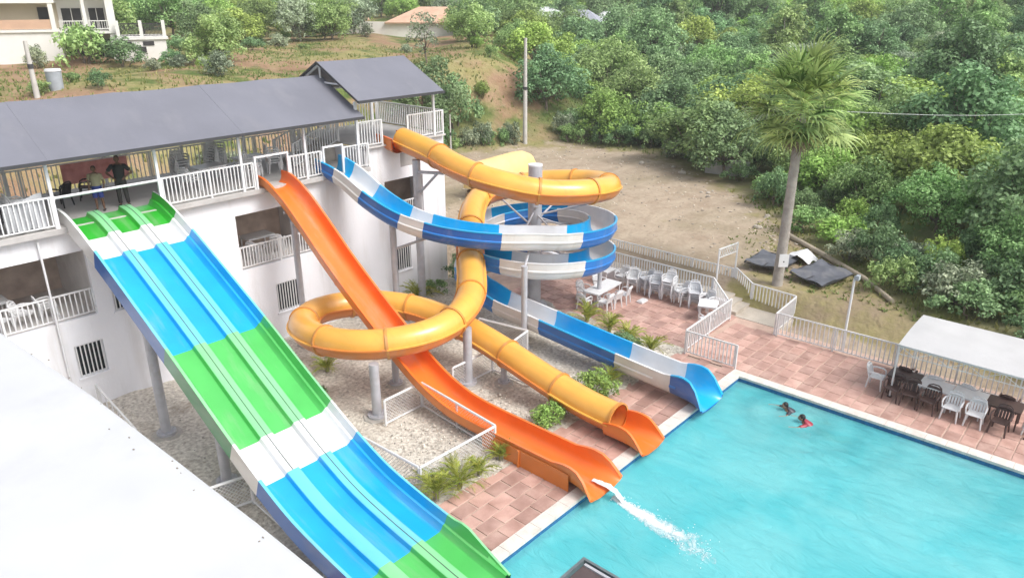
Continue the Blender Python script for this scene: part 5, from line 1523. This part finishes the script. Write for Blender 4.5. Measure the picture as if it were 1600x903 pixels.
# middle bay with two recessed storeys
q = MB().box(.2, 4.0, 2.0, 2.2, -1, 9.5).box(.2, 4.6, -.1, 2.0, 2.55, 2.75).box(.2, 4.0, 2.2, 7, -1, 9.5); q.box(4.0, 4.6, .0, 7, -1, 9.5); q.box(.2, 4.0, -.12, 2.0, 6.0, 6.2)
part("bay_wall", q, HW, hh, **L_)
for x in (2.3,): part("column", MB().box(x - .13, x + .13, -.1, .13, 2.75, 6.0), HW, hh, **L_)
for x0, x1, z0, z1 in ((.5, 2.0, 2.9, 4.6), (2.6, 3.8, 2.9, 4.6), (.5, 2.0, .2, 2.0), (2.6, 3.9, .2, 2.0)):
    f = part("window", MB().box(x0, x1, 1.9, 1.97, z0, z1), DARK, hh, **L_)
    part("frame", MB().box(x0 - .06, x0, 1.88, 1.98, z0, z1).box(x1, x1 + .06, 1.88, 1.98, z0, z1).box((x0 + x1) / 2 - .03, (x0 + x1) / 2 + .03, 1.86, 1.899, z0, z1), HW, f, **L_)
q = MB()
for z in (2.95, 3.6): q.pipe([(.25, -.03, z), (4.0, -.03, z)], .05, 4)
for k in range(20): q.pipe([(.3 + k * .19, -.03, 2.9), (.3 + k * .19, -.03, 3.6)], .022, 4)
part("balcony_rail", q, HW, hh, kind='stuff', **L_)
# low annex with a roof terrace
q = MB().box(4.7, 8.4, -.6, 5, -1.5, 2.0).box(4.5, 8.6, -.75, 5, 2.0, 2.2)
part("annex_wall", q, HW, hh, **L_)
for x0, x1, z0, z1 in ((4.95, 5.6, 1.25, 1.85), (6.5, 7.4, 1.5, 1.85), (6.1, 6.7, .9, 1.4)):
    part("window", MB().box(x0, x1, -.66, -.59, z0, z1), DARK, hh, **L_)
for x in (4.65, 6.5, 8.35): part("pillar", MB().box(x - .14, x + .14, -.7, -.42, 2.2, 3.6), HW, hh, **L_)
q = MB()
for x0, x1 in ((4.8, 6.35), (6.65, 8.2)):
    q.box(x0, x1, -.6, -.56, 3.3, 3.38); q.box(x0, x1, -.6, -.56, 2.3, 2.36)
    n_ = 14
    for k in range(n_): q.box(x0 + (x1 - x0) * k / n_, x0 + (x1 - x0) * k / n_ + .06, -.6, -.56, 2.36, 3.3)
part("terrace_rail", q, DARK, hh, kind='stuff', **L_)
part("roof", MB().box(-8.9, 5.0, -.6, 7.4, 9.5, 9.75), HW, hh, **L_)

def far_house(name, label, x, y, rz, w_, d_, h_, rh, rm, z=None, wm=HW):
    z = terrain(x, y) - .2 if z is None else z
    t = thing(name, label, "house", (x, y, z), rz)
    part("wall", MB().box(-w_ / 2, w_ / 2, -d_ / 2, d_ / 2, 0, h_), wm, t, local=True)
    o = .6; q = MB(); a, b_ = w_ / 2 + o, d_ / 2 + o
    q.add([(-a, -b_, h_), (a, -b_, h_), (a, b_, h_), (-a, b_, h_), (-w_ / 2 + d_ * .45, 0, h_ + rh), (w_ / 2 - d_ * .45, 0, h_ + rh), (-a, -b_, h_ - .15), (a, -b_, h_ - .15), (a, b_, h_ - .15), (-a, b_, h_ - .15)],
          [(0, 1, 5, 4), (1, 2, 5), (2, 3, 4, 5), (3, 0, 4), (0, 6, 7, 1), (1, 7, 8, 2), (2, 8, 9, 3), (3, 9, 6, 0), (9, 8, 7, 6)])
    part("roof", q, rm, t, local=True)
    n_ = max(2, int(w_ / 2.6))
    for k in range(n_):
        xx = -w_ / 2 + (k + .5) * w_ / n_
        part("window", MB().box(xx - .5, xx + .5, -d_ / 2 - .05, -d_ / 2 + .02, 1.0, 2.1), DARK, t, local=True)
    return t
TILE_R = mat("orange_tile_roof", (.56, .36, .25), .8, .12, 1.2, bump=.3, bscale=8)
GREY_R = mat("blue_grey_roof", (.33, .34, .40), .7, .12, 1)
a_ = radians(-48.155)
far_house("orange_roof_house", "low house with a wide pale orange hipped roof beyond the dry field", 76.5, 82.0, a_, 13, 8, 2.4, 1.9, TILE_R)
far_house("small_roof_house", "small house with orange roof left of the wide orange roof, behind the white wall", 66.5, 90, a_ + .2, 5, 4, 2.4, 1.4, TILE_R)
wl = MB()
single("garden_wall", MB().add([(66.0 + .667 * s * 13, 87.5 - .745 * s * 13 , terrain(66.0 + .667 * s * 13, 87.5 - .745 * s * 13) - .3 + h) for h in (0, 2.0) for s in (0, 1)] +
       [(66.2 + .667 * s * 13, 87.7 - .745 * s * 13, terrain(66.0 + .667 * s * 13, 87.5 - .745 * s * 13) - .3 + h) for h in (0, 2.0) for s in (0, 1)],
       [(0, 1, 3, 2), (4, 6, 7, 5), (2, 3, 7, 6), (0, 2, 6, 4), (1, 5, 7, 3)]), HW, "long white garden wall in front of the orange roofed house", "wall", (80, 97, 8))
far_house("grey_roof_house", "house with blue grey roof among trees at the top centre", 100, 76, a_ - .3, 10, 7, 3.0, 2.6, GREY_R)
far_house("pale_house", "small pale house right of the blue grey roof at the top", 106, 74, a_ + .4, 6, 5, 3.6, 1.4, mat("pale_roof", (.6, .62, .62), .7, .08))
far_house("white_far_house", "white house half hidden by trees near the tall pole at the top", 96, 80, a_ + .1, 8, 6, 3.2, 1.3, mat("pale_roof", (.6, .62, .62), .7, .08))

# ------------------------------------------------------------------ people
SKIN = mat("dark_skin", (.16, .085, .055), .55, .06); SKIN2 = mat("brown_skin", (.30, .17, .115), .55, .06)
HAIR = mat("black_hair", (.012, .011, .011), .6)
def figure(t, J, rad, m, name="body"):
    """one continuous surface grown round a joint tree: J {name: (parent, xyz)}"""
    names = list(J); idx = {k: i for i, k in enumerate(names)}
    me = bpy.data.meshes.new(name)
    me.from_pydata([J[k][1] for k in names], [(idx[k], idx[J[k][0]]) for k in names if J[k][0]], [])
    o = bpy.data.objects.new(name, me); C.objects.link(o); o.parent = t
    sk = o.modifiers.new("skin", 'SKIN'); sk.use_smooth_shade = True; sk.branch_smoothing = .3
    for k in names:
        v = me.skin_vertices[0].data[idx[k]]
        r_ = rad.get(k, .03); v.radius = r_ if isinstance(r_, tuple) else (r_, r_)
        v.use_root = (J[k][0] is None)
    ss = o.modifiers.new("subdivision", 'SUBSURF'); ss.levels = 1; ss.render_levels = 2
    me.materials.append(m)
    return o
def person(label, x, y, z, rz, h, shirt, shorts, skin, pose, long_trousers=False):
    t = thing("person", label, "person", (x, y, z), rz)
    s = h / 1.75; t.scale = (s, s, s)
    J = {'pelvis': (None, (0, 0, .95)), 'waist': ('pelvis', (0, 0, 1.08)), 'chest': ('waist', (0, -.01, 1.30)), 'neckb': ('chest', (0, 0, 1.46)), 'neck': ('neckb', (0, -.01, 1.53))}
    rad = {'pelvis': (.155, .115), 'waist': (.14, .10), 'chest': (.17, .115), 'neckb': (.08, .07), 'neck': (.055, .055)}
    for sd_, sg in (('l', -1), ('r', 1)):
        sh_, el_, wr_ = pose[sd_]
        J['sh' + sd_] = ('neckb', (sg * .185, .0, 1.42)); J['el' + sd_] = ('sh' + sd_, el_); J['fa' + sd_] = ('el' + sd_, tuple(Vector(el_).lerp(Vector(wr_), .45))); J['wr' + sd_] = ('fa' + sd_, wr_)
        rad['sh' + sd_] = .058; rad['el' + sd_] = .042; rad['fa' + sd_] = .04; rad['wr' + sd_] = .027
        d = (Vector(wr_) - Vector(el_)).normalized(); a = d.cross(Vector((0, 1, .01))).normalized()
        pm_ = Vector(wr_) + d * .06
        J['pa' + sd_] = ('wr' + sd_, tuple(pm_)); rad['pa' + sd_] = (.038, .018)
        for k in range(4):
            off = (k - 1.5) * .019; ln = (.07, .082, .078, .06)[k]
            b_ = pm_ + a * off + d * .035
            J[f'f{k}{sd_}'] = ('pa' + sd_, tuple(b_)); J[f'g{k}{sd_}'] = (f'f{k}{sd_}', tuple(b_ + d * ln * .8 + Vector((0, -.02, -.01)))); rad[f'f{k}{sd_}'] = .0095; rad[f'g{k}{sd_}'] = .008
        th_ = Vector(wr_) + d * .025 + a * (-.038) * 1
        J['t' + sd_] = ('wr' + sd_, tuple(th_)); J['u' + sd_] = ('t' + sd_, tuple(th_ + d * .045 + a * -.018)); rad['t' + sd_] = .011; rad['u' + sd_] = .009
        hx = sg * .095; kn, an = pose['leg' + sd_]
        J['hip' + sd_] = ('pelvis', (hx, 0, .88)); J['kn' + sd_] = ('hip' + sd_, kn); J['cf' + sd_] = ('kn' + sd_, tuple(Vector(kn).lerp(Vector(an), .35) + Vector((0, .02, 0)))); J['an' + sd_] = ('cf' + sd_, an); J['toe' + sd_] = ('an' + sd_, (an[0] + sg * .03, an[1] - .16, .03))
        rad['hip' + sd_] = .088; rad['kn' + sd_] = .056; rad['cf' + sd_] = .056; rad['an' + sd_] = .038; rad['toe' + sd_] = (.045, .03)
    figure(t, J, rad, skin)
    # head with face
    q = MB(); q.blob((0, -.015, 1.645), .077, .098, .118, 14, 10)
    for v_i, v in enumerate(q.v):
        x_, y_, z_ = v
        if z_ < 1.60: k_ = 1 - (1.60 - z_) * 2.2; q.v[v_i] = (x_ * k_, y_ * (1 - (1.60 - z_) * .8) - .006, z_)
    q.add([(-.016, -.108, 1.615), (.016, -.108, 1.615), (0, -.14, 1.622), (0, -.112, 1.665)], [(0, 1, 2), (1, 3, 2), (3, 0, 2)])
    for sg in (-1, 1): q.blob((sg * .08, .0, 1.635), .012, .024, .034, 6, 5)
    hd = part("head", q, skin, t, 180, local=True)
    e_ = MB()
    for sg in (-1, 1): e_.blob((sg * .032, -.100, 1.648), .013, .009, .007, 6, 4)
    part("eyes", e_, mat("eye_dark", (.02, .015, .012), .3), hd, 180, local=True)
    part("mouth", MB().blob((0, -.106, 1.578), .026, .010, .007, 8, 4), mat("lips", (.20, .07, .06), .5), hd, 180, local=True)
    hq = MB(); hq.blob((0, .008, 1.672), .086, .102, .105, 14, 8, .5, .03)
    hq.v = [(x_, max(y_, -.088 + max(0, 1.71 - z_) * .9), max(z_, 1.60)) for x_, y_, z_ in hq.v]
    part("hair", hq, HAIR, t, 180, local=True)
    # clothes: shells that follow the body
    q = MB(); ring = [(1.00, .185, .145), (1.1, .172, .132), (1.22, .186, .138), (1.34, .2, .142), (1.42, .19, .12), (1.475, .10, .085)]
    vs = [(rx * cos(2 * pi * j / 16), -.005 + ry * sin(2 * pi * j / 16), zz) for zz, rx, ry in ring for j in range(16)]
    q.add(vs, [(i * 16 + j, i * 16 + (j + 1) % 16, (i + 1) * 16 + (j + 1) % 16, (i + 1) * 16 + j) for i in range(len(ring) - 1) for j in range(16)])
    for sd_, sg in (('l', -1), ('r', 1)):
        A = Vector((sg * .15, 0, 1.41)); B = Vector((sg * .185, 0, 1.42)).lerp(Vector(pose[sd_][1]), .68)
        q.pipe([A, Vector((sg * .19, 0, 1.415)), B], [.075, .078, .068], 10, cap=False)
    part("shirt", q, shirt, t, 60, local=True)
    q = MB()
    ring = [(1.06, .168, .128), (.98, .182, .142), (.90, .178, .14), (.84, .165, .125)]
    vs = [(rx * cos(2 * pi * j / 16), ry * sin(2 * pi * j / 16), zz) for zz, rx, ry in ring for j in range(16)]
    q.add(vs, [(i * 16 + j, i * 16 + (j + 1) % 16, (i + 1) * 16 + (j + 1) % 16, (i + 1) * 16 + j) for i in range(len(ring) - 1) for j in range(16)])
    for sd_, sg in (('l', -1), ('r', 1)):
        kn, an = Vector(pose['leg' + sd_][0]), Vector(pose['leg' + sd_][1]); hp = Vector((sg * .09, 0, .88))
        if long_trousers: q.pipe([hp, hp.lerp(kn, .5), kn, kn.lerp(an, .5), an + Vector((0, 0, .04))], [.102, .092, .076, .07, .062], 12, cap=False)
        else: q.pipe([hp, hp.lerp(kn, .45), hp.lerp(kn, .92)], [.104, .102, .098], 12, cap=False)
    part("trousers" if long_trousers else "shorts", q, shorts, t, 60, local=True)
    q = MB()
    for sd_, sg in (('l', -1), ('r', 1)):
        an = pose['leg' + sd_][1]; q.blob((an[0] + sg * .015, an[1] - .07, .045), .052, .135, .045, 10, 6)
    part("shoes", q, HAIR if long_trousers else mat("sandal", (.06, .05, .045), .6), t, 180, local=True)
    return t
legs = {'legl': ((-.11, -.02, .50), (-.12, .02, .08)), 'legr': ((.11, -.02, .50), (.13, .02, .08))}
face = radians(-48) + radians(15)
person("boy in a khaki shirt and blue shorts standing behind the safety bar", 8.95, 26.35, Z1 + .01, radians(-33), 1.48, mat("khaki_shirt", (.30, .255, .17), .9, .12, 8), mat("blue_shorts", (.03, .045, .22), .8, .15, 8), SKIN,
       {'l': ((-.185, 0, 1.42), (-.26, .02, 1.15), (-.25, -.08, .92)), 'r': ((.185, 0, 1.42), (.27, .02, 1.15), (.27, -.07, .92)), **legs})
person("man in black shirt and dark trousers standing hands on hips behind the safety bar", 9.72, 26.35, Z1 + .01, radians(-30), 1.70, mat("black_shirt", (.022, .021, .023), .8, .15, 8), mat("charcoal_trousers", (.04, .036, .036), .85, .15, 8), SKIN,
       {'l': ((-.185, 0, 1.42), (-.40, .05, 1.18), (-.21, -.08, 1.04)), 'r': ((.185, 0, 1.42), (.40, .05, 1.18), (.21, -.08, 1.04)), **legs}, True)
def swimmer(label, x, y, rz, shirt, skin, lean):
    t = thing("person", label, "person", (x, y, -.16), rz)
    # floating face forward, body trailing under the surface along +Y
    J = {'pelvis': (None, (0, .55, -.26)), 'waist': ('pelvis', (0, .40, -.20)), 'chest': ('waist', (0, .20, -.10)), 'neckb': ('chest', (0, .04, -.005)), 'neck': ('neckb', (0, -.03, .06))}
    rad = {'pelvis': (.15, .11), 'waist': (.14, .10), 'chest': (.17, .12), 'neckb': (.09, .08), 'neck': (.056, .056)}
    for sd_, sg in (('l', -1), ('r', 1)):
        J['sh' + sd_] = ('neckb', (sg * .19, .06, -.02)); J['el' + sd_] = ('sh' + sd_, (sg * .36, -.16 + lean * sg, -.05)); J['wr' + sd_] = ('el' + sd_, (sg * .40, -.40 + lean * sg, -.03)); J['pa' + sd_] = ('wr' + sd_, (sg * .40, -.47 + lean * sg, -.03))
        rad.update({'sh' + sd_: .06, 'el' + sd_: .045, 'wr' + sd_: .028, 'pa' + sd_: (.04, .02)})
        for k in range(4):
            J[f'f{k}{sd_}'] = ('pa' + sd_, (sg * .40 + (k - 1.5) * .022, -.50 + lean * sg, -.03)); J[f'g{k}{sd_}'] = (f'f{k}{sd_}', (sg * .40 + (k - 1.5) * .028, -.57 + lean * sg - .01 * (k in (1, 2)), -.04))
            rad[f'f{k}{sd_}'] = .0095; rad[f'g{k}{sd_}'] = .008
        J['t' + sd_] = ('wr' + sd_, (sg * .355, -.43 + lean * sg, -.03)); J['u' + sd_] = ('t' + sd_, (sg * .335, -.47 + lean * sg, -.035)); rad['t' + sd_] = .011; rad['u' + sd_] = .009
        J['hip' + sd_] = ('pelvis', (sg * .10, .66, -.30)); J['kn' + sd_] = ('hip' + sd_, (sg * .13, 1.02, -.46)); J['an' + sd_] = ('kn' + sd_, (sg * .12, 1.42, -.40)); J['toe' + sd_] = ('an' + sd_, (sg * .12, 1.56, -.46))
        rad.update({'hip' + sd_: .085, 'kn' + sd_: .056, 'an' + sd_: .038, 'toe' + sd_: (.04, .025)})
    figure(t, J, rad, skin)
    q = MB(); q.blob((0, -.07, .17), .077, .098, .118, 14, 10)
    q.add([(-.016, -.160, .14), (.016, -.160, .14), (0, -.192, .147), (0, -.164, .19)], [(0, 1, 2), (1, 3, 2), (3, 0, 2)])
    for sg in (-1, 1): q.blob((sg * .08, -.055, .16), .012, .024, .034, 6, 5)
    hd = part("head", q, skin, t, 180, local=True)
    e_ = MB()
    for sg in (-1, 1): e_.blob((sg * .032, -.155, .173), .013, .009, .007, 6, 4)
    part("eyes", e_, mat("eye_dark", (.02, .015, .012), .3), hd, 180, local=True)
    part("mouth", MB().blob((0, -.161, .103), .026, .010, .007, 8, 4), mat("lips", (.20, .07, .06), .5), hd, 180, local=True)
    hq = MB(); hq.blob((0, -.045, .20), .09, .105, .108, 14, 8, .5, .04)
    hq.v = [(x_, max(y_, -.14 + max(0, .235 - z_) * .9), max(z_, .10)) for x_, y_, z_ in hq.v]
    part("hair", hq, HAIR, t, 180, local=True)
    q = MB(); ring = [(.55, -.26, .165, .125), (.40, -.19, .16, .125), (.25, -.10, .19, .14), (.10, -.01, .2, .125), (.03, .045, .10, .085)]
    vs = [(rx * cos(2 * pi * j / 14), yy, zz + ry * sin(2 * pi * j / 14)) for yy, zz, rx, ry in ring for j in range(14)]
    q.add(vs, [(i * 14 + j, i * 14 + (j + 1) % 14, (i + 1) * 14 + (j + 1) % 14, (i + 1) * 14 + j) for i in range(len(ring) - 1) for j in range(14)])
    for sg in (-1, 1): q.pipe([(sg * .14, .08, -.02), (sg * .2, .05, -.02), (sg * .30, -.08 + lean * sg * .6, -.035)], [.075, .078, .066], 10, cap=False)
    part("shirt", q, shirt, t, 60, local=True)
swimmer("swimmer with black hair and dark top, farther of the two in the pool", 22.85, 7.95, radians(-140), mat("wet_dark_shirt", (.045, .045, .06), .4, .1), SKIN2, .06)
swimmer("swimmer in a dark red top, nearer of the two in the pool", 22.45, 7.2, radians(-155), mat("wet_red_shirt", (.30, .03, .05), .4, .1), SKIN2, -.05)

# ------------------------------------------------------------------ water pouring from the orange slide
def foam_material(name, lo, hi, scale):
    """white foam with ragged holes; the density attribute thins it out"""
    m = bpy.data.materials.new(name); m.use_nodes = True
    n, l = m.node_tree.nodes, m.node_tree.links
    p = n["Principled BSDF"]; p.inputs['Base Color'].default_value = (.80, .85, .86, 1); p.inputs['Roughness'].default_value = .4
    g = n.new("ShaderNodeNewGeometry")
    t = n.new("ShaderNodeTexNoise"); t.inputs['Scale'].default_value = scale; t.inputs['Detail'].default_value = 9; t.inputs['Roughness'].default_value = .72; t.inputs['Distortion'].default_value = .9
    l.new(g.outputs['Position'], t.inputs['Vector'])
    at = n.new("ShaderNodeAttribute"); at.attribute_name = "foam_amount"
    sm = n.new("ShaderNodeMath"); sm.operation = 'ADD'; l.new(t.outputs[0], sm.inputs[0]); l.new(at.outputs['Fac'], sm.inputs[1])
    r = n.new("ShaderNodeMapRange"); r.inputs['From Min'].default_value = lo; r.inputs['From Max'].default_value = hi; l.new(sm.outputs[0], r.inputs['Value'])
    l.new(r.outputs[0], p.inputs['Alpha'])
    b = n.new("ShaderNodeBump"); b.inputs['Distance'].default_value = .05; l.new(t.outputs[0], b.inputs['Height']); l.new(b.outputs[0], p.inputs['Normal'])
    return m
FOAM = foam_material("foam", .78, 1.10, 3.0)
def foam_patch(name, A, D, L, w0, w1, peak, hump=.0):
    D = D.normalized(); S = Vector((-D.y, D.x, 0)); vs, dens = [], []; nx_, ny_ = 46, 30
    for i in range(nx_ + 1):
        t_ = i / nx_; w_ = w0 + (w1 - w0) * t_ ** 1.2
        for j in range(ny_ + 1):
            u = 2 * j / ny_ - 1
            p_ = A + D * (L * t_) + S * (w_ * u)
            core = math.exp(-(u * w_ / (.06 + .16 * t_)) ** 2) * max(0, 1 - t_ * 2.2)
            dn = peak * (1 - t_ ** 1.4) * (1 - abs(u) ** 2) + 0.5 * core - (.25 if abs(u) > .97 or t_ > .98 else 0)
            vs.append((p_.x, p_.y, -.158 + hump * core * (1 + .5 * sin(i * 1.9 + j * 2.3)))); dens.append(dn)
    q = MB().add(vs, [(i * (ny_ + 1) + j, (i + 1) * (ny_ + 1) + j, (i + 1) * (ny_ + 1) + j + 1, i * (ny_ + 1) + j + 1) for i in range(nx_) for j in range(ny_)])
    o = struct(name, q, FOAM, kind='stuff', smooth=180)
    a = o.data.attributes.new("foam_amount", 'FLOAT', 'POINT'); a.data.foreach_set("value", dens)
foam_patch("splash_foam", Vector((14.98, 9.6, 0)), Vector((-.10, -1, 0)), 5.2, .16, 1.5, .58, .05)
q = MB(); fo = random.Random(12)
for k in range(420):
    t_ = fo.random() ** 1.6; L = 3.2 * t_; a_ = fo.gauss(0, .08 + .22 * t_)
    s_ = fo.uniform(.004, .012)
    q.blob((14.98 - .10 * L + a_, 9.6 - L + a_ * .1, -.15 + (fo.random() ** 3) * .2 * (1 - t_)), s_ * fo.uniform(1, 1.8), s_ * fo.uniform(1, 1.8), s_, 5, 3, .5, .3, fo)
struct("splash_drops", q, mat("water_drops", (.82, .86, .87), .3, .03), kind='stuff', smooth=180)
q = MB(); st_ = smooth_path([(14.82, 10.2, .235), (14.86, 9.72, .235), (14.93, 9.5, .12), (15.02, 9.3, -.15)], .05)
sweep(q, frames(st_), lambda i: [((-.07 - .004 * i) + (.14 + .008 * i) * j / 8 + .012 * sin(i * 1.3 + j), .02 * sin(pi * j / 8) + .008 * sin(j * 2.3 + i * 1.7)) for j in range(9)])
o = struct("water_stream", q, FOAM, kind='stuff', smooth=180)
a = o.data.attributes.new("foam_amount", 'FLOAT', 'POINT'); a.data.foreach_set("value", [.62] * len(o.data.vertices))
# faint tropical haze over the whole valley
hm = bpy.data.materials.new("haze"); hm.use_nodes = True
n, l = hm.node_tree.nodes, hm.node_tree.links
n.remove(n["Principled BSDF"])
pv = n.new("ShaderNodeVolumePrincipled"); pv.inputs['Color'].default_value = (.93, .96, 1, 1); pv.inputs['Density'].default_value = .0006
l.new(pv.outputs[0], n["Material Output"].inputs['Volume'])
struct("haze", MB().box(-230, 960, -230, 960, -6, 110), hm, kind='stuff')
